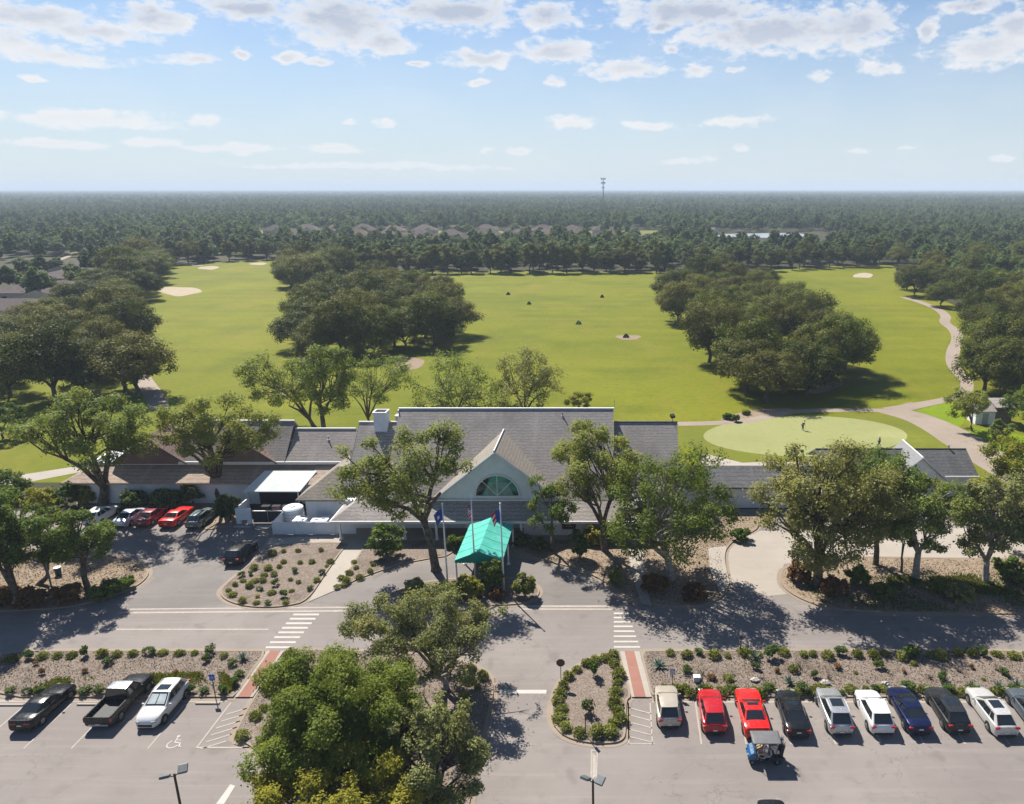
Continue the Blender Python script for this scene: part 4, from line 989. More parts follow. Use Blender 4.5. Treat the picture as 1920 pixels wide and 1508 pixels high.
# groves: eight live oaks and four bushier trees, copied
OAKS = [make_tree_meshes("oak", 100 + i, 12, *[(8.2, 7.6), (7.2, 8.2), (8.6, 7.0), (7.6, 7.6), (6.8, 7.4), (8.0, 8.4)][i], (0, 0, 6.9), [5.2, 5.6, 4.9, 5.8, 5.4, 5.1][i], [34, 38, 32, 36, 38, 42][i], 17000, .21, L_OAK, A_BARK, .42, 2.2, 4, -.7, .1, 1, lr=(.2, .36)) for i in range(6)]
BELT = [make_tree_meshes("belt", 140 + i, 14, *[(5.0, 5.0), (4.4, 5.2), (5.4, 4.6)][i], (0, 0, 7.4), [6.0, 6.4, 5.8][i], 24, 9000, .27, L_OAK, A_BARK, .3, 1.6, 3, -1.0, .05, 1, lr=(.2, .32)) for i in range(3)]
def fill(poly_px, n, dmin, seed, maxtry=4000, z=0):
    rr = random.Random(seed); poly = GP(poly_px); xs = [p[0] for p in poly]; ys = [p[1] for p in poly]; out = []
    for _ in range(maxtry):
        if len(out) >= n: break
        p = (rr.uniform(min(xs), max(xs)), rr.uniform(min(ys), max(ys)))
        if inside(p, poly) and all((p[0] - q[0]) ** 2 + (p[1] - q[1]) ** 2 > dmin ** 2 for q in out): out.append(p)
    return out
def grove(pts, kinds, label, group, seed, smin=.85, smax=1.2, name="live_oak", cat="tree", hs=(0.82, 1.18)):
    rr = random.Random(seed)
    for p in pts:
        cm, tm = kinds[rr.randrange(len(kinds))]; s = rr.uniform(smin, smax)
        put_tree(name, label, cat, cm, tm, (p[0], p[1], 0), rr.uniform(0, 6.28), s, group, s * rr.uniform(*hs))
def along(pxs, step, jit, seed):
    rr = random.Random(seed); P = [Vector(G(*p)) for p in pxs]; out = []
    for a, b in zip(P[:-1], P[1:]):
        L = (b - a).length; k = max(1, int(L / step))
        for i in range(k):
            q = a + (b - a) * ((i + .5) / k); out.append((q.x + rr.uniform(-jit, jit), q.y + rr.uniform(-jit, jit)))
    return out
def groves():
    front = GP([(20, 742), (105, 752), (152, 742), (236, 736), (258, 742), (200, 738)])
    pl = front[:5] + [p for p in fill([(-240, 738), (230, 722), (262, 690), (255, 650), (225, 600), (160, 588), (90, 606), (66, 640), (-240, 690)], 34, 10.5, 3)] + fill([(110, 586), (225, 598), (272, 566), (262, 546), (190, 556)], 12, 9.5, 4)
    grove(pl, OAKS, "brown green live oak in the dense grove left of the left fairway", "oaks of the grove left of the left fairway", 21, .72, 1.0)
    grove(fill([(215, 548), (272, 545), (292, 533), (322, 508), (312, 494), (235, 500)], 20, 10.5, 5), OAKS, "live oak in the clump behind the largest sand bunker", "oaks behind the largest bunker", 22, .9, 1.2)
    grove(along([(300, 498), (410, 491), (520, 487)], 9, 2.5, 6), BELT + OAKS[:2], "dark tree in the row across the far end of the left fairway", "trees closing the left fairway", 23, .85, 1.1, "belt_tree")
    pc = GP([(560, 655), (600, 668), (650, 668), (700, 665), (760, 655), (815, 648), (850, 630)]) + fill([(565, 650), (640, 662), (760, 652), (845, 632), (845, 590), (800, 562), (720, 548), (610, 562), (565, 600)], 30, 11.5, 8)
    grove(pc, OAKS, "dark green live oak in the grove between the left fairway and the driving range", "oaks of the grove left of the driving range", 24, .76, 1.02)
    grove(fill([(540, 537), (605, 541), (650, 525), (640, 508), (545, 510)], 12, 10, 9) + GP([(545, 540), (580, 544)]), OAKS, "live oak at the back of the grove left of the driving range", "oaks at the back of the left range grove", 25, .9, 1.2)
    b = along([(600, 513), (850, 513), (1050, 512), (1240, 511)], 6.2, 1.5, 10) + along([(560, 507), (850, 508), (1050, 507), (1250, 506)], 8, 3, 12)
    grove(b, BELT, "dark upright tree in the belt across the end of the driving range", "trees of the belt behind the driving range", 26, .82, 1.08, "belt_tree")
    pd = GP([(1438, 752), (1490, 742), (1512, 738), (1585, 700), (1400, 735), (1330, 680), (1275, 600), (1262, 575), (1560, 715)]) + fill([(1262, 575), (1275, 620), (1345, 690), (1400, 728), (1470, 738), (1560, 705), (1560, 660), (1500, 590), (1430, 545), (1360, 532), (1280, 552)], 30, 11.5, 13)
    grove(pd, OAKS, "dark green live oak in the grove between the driving range and the right fairway", "oaks of the grove right of the driving range", 27, .76, 1.02)
    r3 = along([(1235, 508), (1440, 509), (1540, 502), (1690, 498)], 8, 2, 14) + along([(1250, 502), (1450, 501), (1700, 491)], 10, 4, 15)
    grove(r3, BELT + OAKS[:2], "dark tree in the row across the far end of the right fairway", "trees closing the right fairway", 28, .72, 1.0, "belt_tree")
    pe = GP([(1700, 543), (1716, 556), (1765, 575), (1830, 620), (1845, 735), (1880, 745), (1862, 700), (1840, 655)]) + fill([(1735, 545), (1795, 575), (1850, 612), (1872, 650), (1885, 735), (1920, 765), (2180, 770), (2180, 530), (1800, 503), (1735, 512)], 48, 11, 16)
    grove(pe, OAKS, "live oak in the wood along the cart path right of the right fairway", "oaks of the wood right of the right fairway", 29, .78, 1.1)
groves()

# far woodland: nobody could count it
def far_woods():
    rng = np.random.default_rng(5); protos = bpy.data.collections.new("woodland_kinds")
    ks = []
    for i in range(5):
        rxy = [5.2, 4.6, 6.0, 3.4, 3.6][i]; rz = [4.8, 5.4, 4.6, 6.6, 6.0][i]; cz = [6.6, 7.4, 6.2, 10.0, 9.0][i]
        lu = lumps_in(rng, (0, 0, cz), (rxy, rxy, rz), 16, -.6, lr=(.24, .4)); P, Nn = crown_leaves(rng, lu, (0, 0, cz), (rxy, rxy, rz), 1100, .6, 0)
        cm = leafmesh("woodland_crown", P, Nn, .62 * rng.uniform(.7, 1.3, len(P)), L_FAR, rng)
        ks.append(cm); o = bpy.data.objects.new("woodland_kind_%d" % i, cm); protos.objects.link(o)
    far_golf = GP([(-200, 620), (180, 560), (240, 520), (318, 494), (505, 484), (640, 503), (850, 506), (1240, 506), (1440, 505), (1672, 493), (1720, 510), (1900, 620), (2900, 640), (2900, 780), (-900, 780)])
    lake = GP([(1325, 453), (1540, 453), (1540, 434), (1330, 437)])
    pts = []; sc = []
    def band(y0, y1, sp_, s0, s1):
        area_ = 0.72 * (y1 * y1 - y0 * y0) * 1.05; n = int(area_ / sp_ ** 2)
        Y = np.sqrt(rng.uniform(y0 * y0, y1 * y1, n)); u = rng.uniform(-0.93, 0.66, n)
        X = Y * u
        for x, y in zip(X, Y):
            if y < 720:
                if inside((x, y), far_golf) or inside((x, y), lake): continue
                if 505 < y < 720 and -0.47 * y < x < 0.08 * y and rng.random() < 0.94: continue
                if -0.87 * y < x < -0.60 * y and y < 440 and rng.random() < .85: continue
                if 470 < y < 640 and 0.13 * y < x < 0.30 * y: continue
            pts.append((x, y, 0)); sc.append(rng.uniform(s0, s1))
    band(230, 720, 7.4, .62, 1.0); band(720, 1500, 8.4, .66, 1.05); band(1500, 3000, 13, .85, 1.3); band(3000, 6500, 30, 1.4, 2.2); band(6500, 16000, 75, 2.2, 3.2)
    n = len(pts); me = bpy.data.meshes.new("far_woodland"); me.vertices.add(n); me.vertices.foreach_set('co', np.array(pts, np.float32).ravel())
    sc = np.array(sc, np.float32)
    Yv = np.array(pts)[:, 1]
    S = np.stack([sc, sc, np.where(Yv > 1500, np.minimum(sc, 1.25), sc)], 1)
    a = me.attributes.new("tree_scale", 'FLOAT_VECTOR', 'POINT'); a.data.foreach_set('vector', S.astype(np.float32).ravel())
    a = me.attributes.new("tree_rot", 'FLOAT_VECTOR', 'POINT'); R = np.zeros((n, 3), np.float32); R[:, 2] = rng.uniform(0, 6.28, n); a.data.foreach_set('vector', R.ravel())
    a = me.attributes.new("tree_kind", 'INT', 'POINT'); a.data.foreach_set('value', rng.choice(5, n, p=[.28, .24, .2, .14, .14]).astype(np.int32))
    me.materials.append(L_FAR)
    o = bpy.data.objects.new("far_woodland", me); COL.objects.link(o); struct(o, 'stuff', "hazy green woodland stretching to the horizon")
    ng = bpy.data.node_groups.new("far_woodland", 'GeometryNodeTree')
    ng.interface.new_socket("Geometry", in_out='INPUT', socket_type='NodeSocketGeometry'); ng.interface.new_socket("Geometry", in_out='OUTPUT', socket_type='NodeSocketGeometry')
    gi = ng.nodes.new('NodeGroupInput'); go = ng.nodes.new('NodeGroupOutput'); ip = ng.nodes.new('GeometryNodeInstanceOnPoints'); ci = ng.nodes.new('GeometryNodeCollectionInfo')
    ci.inputs['Collection'].default_value = protos; ci.inputs['Separate Children'].default_value = True; ci.inputs['Reset Children'].default_value = True
    def attr(nm, ty):
        q = ng.nodes.new('GeometryNodeInputNamedAttribute'); q.data_type = ty; q.inputs['Name'].default_value = nm; return q.outputs['Attribute']
    ng.links.new(gi.outputs[0], ip.inputs['Points']); ng.links.new(ci.outputs[0], ip.inputs['Instance']); ip.inputs['Pick Instance'].default_value = True
    ng.links.new(attr("tree_kind", 'INT'), ip.inputs['Instance Index']); ng.links.new(attr("tree_scale", 'FLOAT_VECTOR'), ip.inputs['Scale'])
    e2r = ng.nodes.new('FunctionNodeEulerToRotation'); ng.links.new(attr("tree_rot", 'FLOAT_VECTOR'), e2r.inputs[0]); ng.links.new(e2r.outputs[0], ip.inputs['Rotation'])
    ng.links.new(ip.outputs[0], go.inputs[0])
    md = o.modifiers.new("woods", 'NODES'); md.node_group = ng
    return n
print("far trees", far_woods())

# single trees near the clubhouse and car park, each from its own outline in the photo
def near_tree(name, label, base, box, lm, seed, nl=22, leaves=16000, leaf=.24, bm=None, r0=.32, nstem=3, fork=None, gap=.14, low=-.3, Y=None, ryk=.9, twigs=3, lr=(.2, .34), group=None, lumps_px=None, flat=.75, z0=0, dy=0):
    leaf = leaf * .53; leaves = int(leaves * (2.5 if seed in (331, 332, 333, 334) else 1.75)); gap = min(.5, gap + (.26 if seed in (305, 306, 307, 308, 309, 3085, 341, 322, 323, 324, 325) else .16)); low = min(low, -.8)
    bx, by = base; X, Yb = G(bx, by, z0)
    if Y: Yb = Y; X = AT(bx, by, Y)[0]
    x0, y0, x1, y1 = box; cxp, cyp = (x0 + x1) / 2, (y0 + y1) / 2
    Yb += dy; c = AT(cxp, cyp, Yb); dep = Yb * cp + (CAMH - c[2]) * sp; rx = (x1 - x0) / 2 * dep / F * 1.06; ry = rx * ryk
    top = AT(cxp, y0, Yb)[2]; bot = AT(cxp, y1, Yb)[2]; a = (top - bot) / 2; th = math.atan2(CAMH - c[2], Yb)
    rz = math.sqrt(max((a * math.cos(th)) ** 2 - (ry * math.sin(th)) ** 2, (0.5 * a * math.cos(th)) ** 2)) / math.cos(th)
    rz *= 1.05; ctr = np.array((c[0] - X, dy, c[2] - z0)); ctr[2] = max(ctr[2], rz * .8)
    Yb -= dy
    fk = None; fh = None
    if fork: f = AT(fork[0], fork[1], Yb); fk = (f[0] - X, 0); fh = f[2] - z0
    lu = None
    if lumps_px:
        rng = np.random.default_rng(seed + 1); lu = []
        for lx, ly, lrad in lumps_px:
            p = AT(lx, ly, Yb); rad = lrad * dep / F; lu.append((np.array((p[0] - X, rng.uniform(-.5, .5) * rx * .8, p[2] - z0)), rad))
            for _ in range(2): lu.append((np.array((p[0] - X, 0, p[2] - z0)) + rng.normal(size=3) * rad * np.array((.75, 1.0, .5)), rad * rng.uniform(.55, .8)))
    cm, tm = make_tree_meshes(name, seed, 0, rx, ry, tuple(ctr), rz, nl, leaves, leaf, lm, bm or A_BARK, r0, fh, nstem, low, gap, twigs, fk, lu, lr, flat)
    return put_tree(name, label, "tree", cm, tm, (X, Yb, z0), 0, 1, group)
NT_ = near_tree
NT_("shade_tree", "tall spreading shade tree at the left end of the clubhouse, trunk splitting low", (192, 948), (25, 722, 302, 880), L_LOT, 301, 26, 20000, .25, r0=.52, nstem=5, fork=(195, 912), lr=(.17, .3), low=-.2, gap=.1, ryk=.5, dy=-4.0)
NT_("shade_tree", "rounded shade tree in front of the lean-to roof behind the red cars", (412, 942), (268, 737, 528, 872), L_LOT, 302, 26, 18000, .25, r0=.42, nstem=5, fork=(408, 905), lr=(.17, .3), low=-.2, gap=.1, ryk=.5, dy=-4.0)
NT_("shade_tree", "leaning forked tree in front of the main roof, left of the teal canopy", (818, 1070), (628, 792, 876, 965), L_LOT, 303, 0, 17000, .24, r0=.42, nstem=4, fork=(795, 975), gap=.1,
    lumps_px=[(835, 815, 38), (795, 840, 34), (770, 870, 36), (720, 865, 28), (690, 885, 36), (655, 905, 30), (735, 905, 40), (700, 930, 34), (775, 910, 32), (810, 870, 34), (845, 840, 30), (665, 875, 22), (730, 945, 22), (790, 940, 18)])
NT_("forked_tree", "slim two stemmed tree right of the flagpoles in front of the porch", (1037, 1036), (985, 880, 1085, 1005), L_DEEP, 304, 14, 7000, .2, r0=.22, nstem=2, fork=(1036, 1005), gap=.25, lr=(.2, .32))
NT_("shade_tree", "broad shade tree over the right wing roof of the clubhouse", (1134, 1034), (1018, 785, 1216, 950), L_LOT, 305, 28, 20000, .24, r0=.36, nstem=4, fork=(1130, 985), lr=(.18, .3))
NT_("shade_tree", "large dark shade tree with a pale forked trunk right of the porch", (1258, 1087), (1122, 828, 1398, 1060), L_DEEP, 306, 36, 30000, .24, bm=A_BARKL, r0=.42, nstem=4, fork=(1252, 1045), lr=(.18, .3), low=-.5)
NT_("shade_tree", "largest shade tree right of the side drive, foliage hanging nearly to the ground", (1532, 1098), (1408, 812, 1690, 1075), L_GREY, 307, 42, 34000, .25, r0=.5, nstem=5, fork=(1535, 1050), lr=(.17, .28), low=-1, gap=.06, ryk=.7)
NT_("shade_tree", "shade tree with a pale trunk on the grassy island behind the side drive", (1716, 1086), (1625, 862, 1815, 1045), L_LOT, 308, 30, 20000, .24, bm=A_BARKL, r0=.34, nstem=4, fork=(1722, 1035), lr=(.18, .3), low=-.5)
NT_("shade_tree", "drooping shade tree with a pale trunk at the right end of the grassy island", (1848, 1092), (1785, 870, 1935, 1062), L_GREY, 309, 30, 20000, .24, bm=A_BARKL, r0=.34, nstem=4, fork=(1850, 1050), lr=(.18, .3), low=-.6)
NT_("shade_tree", "full crowned tree between the largest shade tree and the pale trunk, hiding the dark roof", (1642, 1060), (1560, 828, 1735, 1012), L_DEEP, 3085, 30, 17000, .24, r0=.3, nstem=4, low=-.8)
NT_("slim_tree", "thin dark stemmed tree beside the pale trunk on the grassy island", (1690, 1074), (1655, 960, 1725, 1040), L_DEEP, 310, 10, 4000, .2, r0=.13, nstem=2, gap=.2)
NT_("shade_tree", "yellow green tree at the right edge beyond the dark roofed shop", (1905, 955), (1838, 805, 2000, 930), L_LIME, 311, 22, 12000, .26, r0=.3, nstem=4, lr=(.18, .3), low=-.6)
NT_("shade_tree", "grey green tree at the right edge behind the drooping shade tree", (1930, 1040), (1870, 900, 2030, 1040), L_GREY, 312, 20, 12000, .25, r0=.3, nstem=4, low=-.7)
NT_("small_tree", "small open tree in front of the white shed", (1822, 808), (1775, 718, 1872, 790), L_LOT, 313, 16, 6000, .28, r0=.18, nstem=3, gap=.2, low=-.5)
NT_("small_tree", "young round tree on the bright lawn right of the cart path", (1878, 845), (1845, 785, 1908, 835), L_LOT, 314, 12, 4000, .26, r0=.14, nstem=3, gap=.2)
NT_("small_tree", "bushy tree at the right edge behind the young tree", (1925, 800), (1880, 700, 1990, 800), L_DEEP, 315, 16, 7000, .3, r0=.2, nstem=3, low=-.8)
NT_("shade_tree", "dense upright tree behind the low left roof, right of the leaning trunks", (606, 806), (552, 640, 676, 785), L_LOT, 316, 20, 11000, .3, r0=.4, nstem=3, fork=(604, 780), low=-.6, Y=112)
NT_("shade_tree", "leaning tree with yellowing crown behind the left roofs", (592, 800), (440, 652, 598, 780), L_LOT, 317, 18, 10000, .3, r0=.34, nstem=4, fork=(580, 785), gap=.18, low=-.5, Y=116)
NT_("sparse_tree", "open crowned tree with many bare upright branches behind the chimney", (692, 792), (632, 660, 780, 758), L_LOT, 318, 20, 7500, .28, r0=.22, nstem=7, fork=(690, 785), gap=.3, low=0, Y=118, twigs=4)
NT_("shade_tree", "leafy tree behind the main ridge, left one of the pair", (860, 800), (765, 655, 945, 800), L_LOT, 319, 24, 10000, .3, r0=.3, nstem=5, gap=.2, low=-.6, Y=122)
NT_("shade_tree", "grey green tree behind the main ridge, right one of the pair", (985, 800), (912, 640, 1050, 790), L_GREY, 320, 22, 10000, .3, r0=.3, nstem=5, gap=.2, low=-.6, Y=122)
NT_("small_tree", "small round bushy tree on the range just beyond the main ridge", (1085, 776), (1056, 730, 1118, 768), L_LIME, 321, 12, 3500, .26, r0=.14, nstem=3, gap=.12, low=-.5)
NT_("small_tree", "small dark tree cut off by the left edge beyond the clubhouse", (6, 822), (-40, 752, 36, 812), L_DEEP, 326, 14, 5000, .28, r0=.16, nstem=3)
NT_("shade_tree", "tree with a grey straight trunk in the left bed beside the curved kerb", (166, 1108), (88, 945, 212, 1062), L_DEEP, 322, 20, 12000, .22, r0=.28, nstem=3, fork=(156, 1058), low=-.5)
NT_("shade_tree", "leaning tree with a crooked trunk in the left bed", (72, 1098), (28, 940, 135, 1068), L_DEEP, 323, 18, 10000, .22, r0=.24, nstem=3, fork=(88, 1068), low=-.5)
NT_("shade_tree", "dark dense tree at the left edge of the bed by the road", (42, 1142), (-70, 905, 62, 1110), L_DEEP, 324, 24, 15000, .24, r0=.34, nstem=4, low=-.7)
NT_("shade_tree", "tall dark shade tree beyond the left edge, shading the road", (-70, 1120), (-190, 860, 10, 1080), L_DEEP, 325, 26, 15000, .26, r0=.4, nstem=4, low=-.5)
# the island in front
NT_("shade_tree", "dense dark green tree filling the front island", (665, 1478), (452, 1185, 815, 1505), L_DEEP, 331, 50, 80000, .155, r0=.36, nstem=6, low=-.75, gap=.08, lr=(.15, .26), ryk=.85)
NT_("willowy_tree", "sparse grey green tree with bare twigs at the back of the front island", (838, 1292), (640, 1072, 950, 1300), L_GREY, 332, 46, 34000, .16, bm=A_BARKL, r0=.24, nstem=7, low=-.4, gap=.3, lr=(.13, .22), twigs=7, ryk=.8)
NT_("shade_tree", "yellow green low tree at the bottom of the front island", (600, 1600), (425, 1375, 790, 1580), L_LIME, 333, 36, 36000, .16, r0=.24, nstem=5, low=-.6, gap=.1, lr=(.15, .26))
NT_("willowy_tree", "thin grey leaved tree along the right kerb of the front island", (820, 1530), (720, 1280, 920, 1560), L_GREY, 334, 36, 26000, .16, r0=.2, nstem=6, low=-.7, gap=.25, lr=(.14, .24), twigs=6)
# trees beyond the right edge whose shade crosses the road
NT_("shade_tree", "shade tree beyond the right edge beside the road", (1985, 1100), (1905, 880, 2080, 1075), L_DEEP, 341, 22, 12000, .25, r0=.34, nstem=4, low=-.5)

# ---------------------------------------------------------------- shrubs
def shrub_mesh(seed, kind):
    rng = np.random.default_rng(seed)
    if kind == 'mound':      # spiky grassy mound
        n = 260; d = rng.normal(size=(n, 3)); d[:, 2] = np.abs(d[:, 2]) * .9 + .25; d /= np.linalg.norm(d, axis=1, keepdims=True)
        P = d * rng.uniform(.25, .52, n)[:, None]; P[:, 2] += .05
        return leafmesh("shrub", P, d * .4 + rng.normal(size=d.shape) * .6, rng.uniform(.06, .15, n), L_SHRUB, rng, .4)
    if kind in ('leafy', 'rust', 'gold'):
        lu = [(np.array((rng.uniform(-.3, .3), rng.uniform(-.3, .3), rng.uniform(.3, .62))), rng.uniform(.24, .36)) for _ in range(7)]
        P, Nn = crown_leaves(rng, lu, (0, 0, .4), (.5, .5, .5), 520, .1, .05); k = P[:, 2] > .02; P = P[k]; Nn = Nn[k]
        return leafmesh("shrub", P, Nn, .085 * rng.uniform(.6, 1.3, len(P)), {'leafy': L_HEDGE, 'rust': L_RUST, 'gold': L_GOLD}[kind], rng)
    if kind == 'agave':
        m = MB()
        for i in range(22):
            a = i * 2.399; e = .25 + 1.1 * (i / 22.0); L = .75 * (1 - .25 * i / 22); dx, dy = math.cos(a), math.sin(a)
            pts = []
            for u, w in ((0, .05), (.45, .07), (1, .004)):
                r = L * u * math.cos(e); z = L * u * math.sin(e) + .05; pts.append(((dx * r - dy * w, dy * r + dx * w, z), (dx * r + dy * w, dy * r - dx * w, z)))
            for (a1, b1), (a2, b2) in zip(pts[:-1], pts[1:]): m.poly([a1, a2, b2, b1])
        return m.mesh("agave", L_AGAVE)
    if kind == 'twiggy':
        m = MB()
        for i in range(16):
            d = rng.normal(size=3); d[2] = abs(d[2]) + .6; d /= np.linalg.norm(d); m.tube([(0, 0, 0), d * .35, d * .7 + rng.normal(size=3) * .08], [.02, .014, .005], 4, cap=False)
        return m.mesh("dry_shrub", A_BARK)
SHR = {k: [shrub_mesh(400 + 10 * j + i, k) for i in range(3)] for j, k in enumerate(('mound', 'leafy', 'rust', 'gold', 'agave', 'twiggy'))}
SRR = random.Random(99)
def shrub(kind, x, y, z, s, label, cat="shrub", group=None, name=None, sz=None):
    o = bpy.data.objects.new(name or {'agave': 'agave', 'twiggy': 'dry_shrub'}.get(kind, 'shrub'), SRR.choice(SHR[kind])); COL.objects.link(o)
    o.location = (x, y, z); o.rotation_euler = (0, 0, SRR.uniform(0, 6.28)); s *= .93; o.scale = (s * SRR.uniform(.85, 1.2), s * SRR.uniform(.85, 1.2), (sz or s) * SRR.uniform(.65, 1.2))
    return tag(o, label, cat, group)
def row(pxs, kind, s, what, where, group, z=.11, jitter=.15, kinds=None):
    pxs = sorted(pxs)
    for i, (px, py) in enumerate(pxs):
        x, y = G(px, py, z); k = kinds[i % len(kinds)] if kinds else kind
        w = {'mound': 'yellow green', 'leafy': 'dark green', 'rust': 'rust coloured', 'gold': 'golden', 'agave': 'grey green', 'twiggy': 'dry twiggy'}[k]
        shrub(k, x, y, z, s * SRR.uniform(1 - jitter, 1 + jitter), "%s %s, %s from left %s" % (w, what, ORD[i], where), "agave" if k == 'agave' else "shrub", group)
def planting():
    row([(12, 1239), (26, 1238), (55, 1234), (80, 1233), (108, 1232), (135, 1231), (160, 1230), (192, 1229), (220, 1229), (250, 1228), (280, 1227), (305, 1226), (337, 1227), (365, 1226), (394, 1226), (420, 1232)], 'mound', .95, "shrub", "in roadside row of left strip bed", "shrubs of the left strip bed, road edge", kinds=['mound', 'mound', 'leafy', 'mound'])
    row([(20, 1301), (52, 1301), (77, 1301), (103, 1302), (126, 1301), (160, 1300), (188, 1299), (215, 1298), (335, 1300), (357, 1299), (382, 1299), (418, 1300)], 'leafy', .85, "shrub", "in parking row of left strip bed", "shrubs of the left strip bed, parking edge")
    row([(437, 1247), (448, 1268), (441, 1285), (386, 1240), (203, 1245)], 'leafy', .8, "shrub", "scattered in left strip bed", "loose shrubs of the left strip bed")
    row([(68, 1247), (80, 1263), (88, 1280), (160, 1262), (330, 1264)], 'rust', .55, "small shrub", "in mulch of left strip bed", "small shrubs in the mulch of the left strip bed", kinds=['rust', 'rust', 'twiggy'])
    shrub('agave', *G(456, 1237, .11), .11, 1.15, "large spiky agave by the brick walk at the end of the left strip bed", "agave")
    # left island bed by the central walk
    pts = [(436, 1117), (455, 1129), (481, 1132), (428, 1108), (441, 1098), (456, 1090), (468, 1101), (452, 1081), (479, 1091), (470, 1078), (487, 1107), (510, 1113), (503, 1133), (536, 1131), (516, 1097), (495, 1080), (493, 1090), (514, 1079), (477, 1067), (503, 1068), (524, 1064), (532, 1055), (552, 1073), (563, 1056), (585, 1055), (560, 1093), (547, 1109), (581, 1106), (594, 1090), (603, 1076), (613, 1062), (619, 1055), (602, 1033), (559, 1034), (532, 1035), (511, 1040), (545, 1088), (533, 1120)]
    row(pts, 'mound', .88, "shrub", "in left island bed", "shrubs of the left island bed", jitter=.3, kinds=['mound', 'mound', 'mound', 'leafy'])
    shrub('gold', *G(483, 1119, .11), .11, .5, "small golden flowering plant in the left island bed", "plant")
    row([(632, 1102), (650, 1092), (640, 1086), (655, 1076), (668, 1066), (664, 1055), (694, 1073), (675, 1084), (700, 1060), (715, 1052), (645, 1098)], 'mound', .85, "shrub", "between central walk and loop drive", "shrubs right of the central walk", jitter=.3)
    # big rounded shrubs
    def big(px, py, w, h, lab, kind='leafy', z=.1):
        x, y = G(px, py, z); dep = y * cp + CAMH * sp; s = w * dep / F / 1.25
        rng = np.random.default_rng(int(px * 7 + py)); r = w * dep / F / 2; hz = h * dep / F * 1.02
        lu = lumps_in(rng, (0, 0, hz * .5), (r, r * .9, hz * .5), 14, -.8, lr=(.26, .4)); P, Nn = crown_leaves(rng, lu, (0, 0, hz * .5), (r, r, hz * .5), 3200, .17, .05); k = P[:, 2] > .03
        me = leafmesh("bush", P[k], Nn[k], .16 * rng.uniform(.6, 1.3, k.sum()), {'leafy': L_HEDGE, 'deep': L_DEEP, 'rust': L_RUST, 'gold': L_GOLD, 'lime': L_LIME, 'grey': L_GREY, 'mound': L_SHRUB}[kind], rng)
        o = bpy.data.objects.new("bush", me); COL.objects.link(o); o.location = (x, y, z)
        st = MB(); 
        for i in range(4): st.tube([(rng.uniform(-.1, .1), rng.uniform(-.1, .1), 0), (rng.uniform(-.5, .5) * r, rng.uniform(-.5, .5) * r, hz * .6)], [.06, .02], 5)
        st.build("stem", A_BARK, o)
        return tag(o, lab, "bush")
    big(255, 952, 60, 34, "wide dark green bush left in the hedge below the lean-to wall"); big(312, 952, 60, 36, "dark green bush in the middle of the hedge below the lean-to wall", 'deep'); big(362, 944, 54, 46, "bright taller bush right in the hedge below the lean-to wall")
    big(432, 975, 54, 54, "round dark bush left of the white yard wall"); big(725, 1040, 66, 66, "glossy upright bush with bare stems in front of the porch, right of the walk", 'deep')
    big(855, 1026, 40, 26, "low dark bush against the porch left of the canopy"); big(1086, 1046, 34, 62, "narrow green bush beside the golden shrub in front of the porch", 'deep'); big(1113, 1020, 44, 36, "golden yellow shrub in front of the panelled porch wall", 'gold'); big(1136, 1016, 36, 34, "pale tan fronded shrub beside the golden shrub", 'grey')
    big(975, 1020, 36, 22, "low dark bush right of the canopy by the porch wall"); big(1010, 1030, 40, 20, "spreading low bush at the foot of the panelled wall")
    big(985, 1118, 46, 46, "rounded bright green bush at the right end of the flagpole island", 'mound'); big(922, 1105, 46, 62, "dark palm like bush behind the flagpoles", 'deep'); big(880, 1120, 56, 44, "yellowing bush at the foot of the flagpoles", 'lime'); big(835, 1124, 54, 40, "olive bush between the left and middle flagpoles", 'lime'); big(935, 1122, 30, 20, "orange tinged croton beside the right flagpole", 'rust'); big(780, 1118, 56, 32, "olive bush at the left of the flagpole island", 'grey')
    for i, (px, py, w, h, lab) in enumerate(((20, 935, 70, 60, "leafy bush at the left edge beyond the bed"), (75, 965, 70, 54, "yellow green bush behind the leaning tree"), (125, 950, 56, 52, "bush behind the grey trunked tree"), (165, 945, 46, 40, "bush left of the big shade tree trunk"))): big(px, py, w, h, lab, 'lime' if i % 2 else 'deep')
    for i, (px, py, w, h, k, lab) in enumerate(((128, 1128, 60, 34, 'rust', "rusty leaved bush between the trunks in the left bed"), (198, 1120, 56, 36, 'deep', "dark bush right of the grey trunk in the left bed"), (235, 1104, 44, 22, 'deep', "low dark bush near the curved kerb of the left bed"), (60, 1136, 56, 34, 'rust', "brownish bush beside the leaning trunk"), (15, 1130, 60, 30, 'rust', "brown bush at the left edge of the bed"))): big(px, py, w, h, lab, k)
    for i, (px, py, w, h, k, lab) in enumerate(((1500, 1090, 56, 40, 'rust', "brown leaved bush at the drive end of the grassy island"), (1560, 1110, 60, 30, 'rust', "low brown bush under the largest shade tree"), (1610, 1095, 46, 36, 'deep', "dark bush under the largest shade tree"), (1655, 1118, 50, 26, 'deep', "dark green bush left of the pale trunk"), (1760, 1112, 46, 26, 'deep', "dark bush between the two pale trunks"), (1800, 1125, 60, 28, 'grey', "grey green bush near the road kerb"), (1890, 1085, 60, 46, 'deep', "dark bush right of the drooping tree"), (1390, 1012, 40, 22, 'leafy', "clipped green bush at the top of the side drive kerb"), (1230, 1105, 60, 26, 'rust', "dry brown bush at the foot of the pale forked trunk"), (1300, 1120, 56, 24, 'rust', "dry brown bush near the curved kerb"), (1155, 1098, 26, 38, 'mound', "pale slender bush beside the right walk"), (1380, 790, 16, 12, 'leafy', "small dark bush at the edge of the range"), (1365, 785, 22, 10, 'leafy', "dark clipped bush beside the cart path"), (1398, 776, 18, 8, 'mound', "low bush on the sandy patch beside the grove"))): big(px, py, w, h, lab, k)
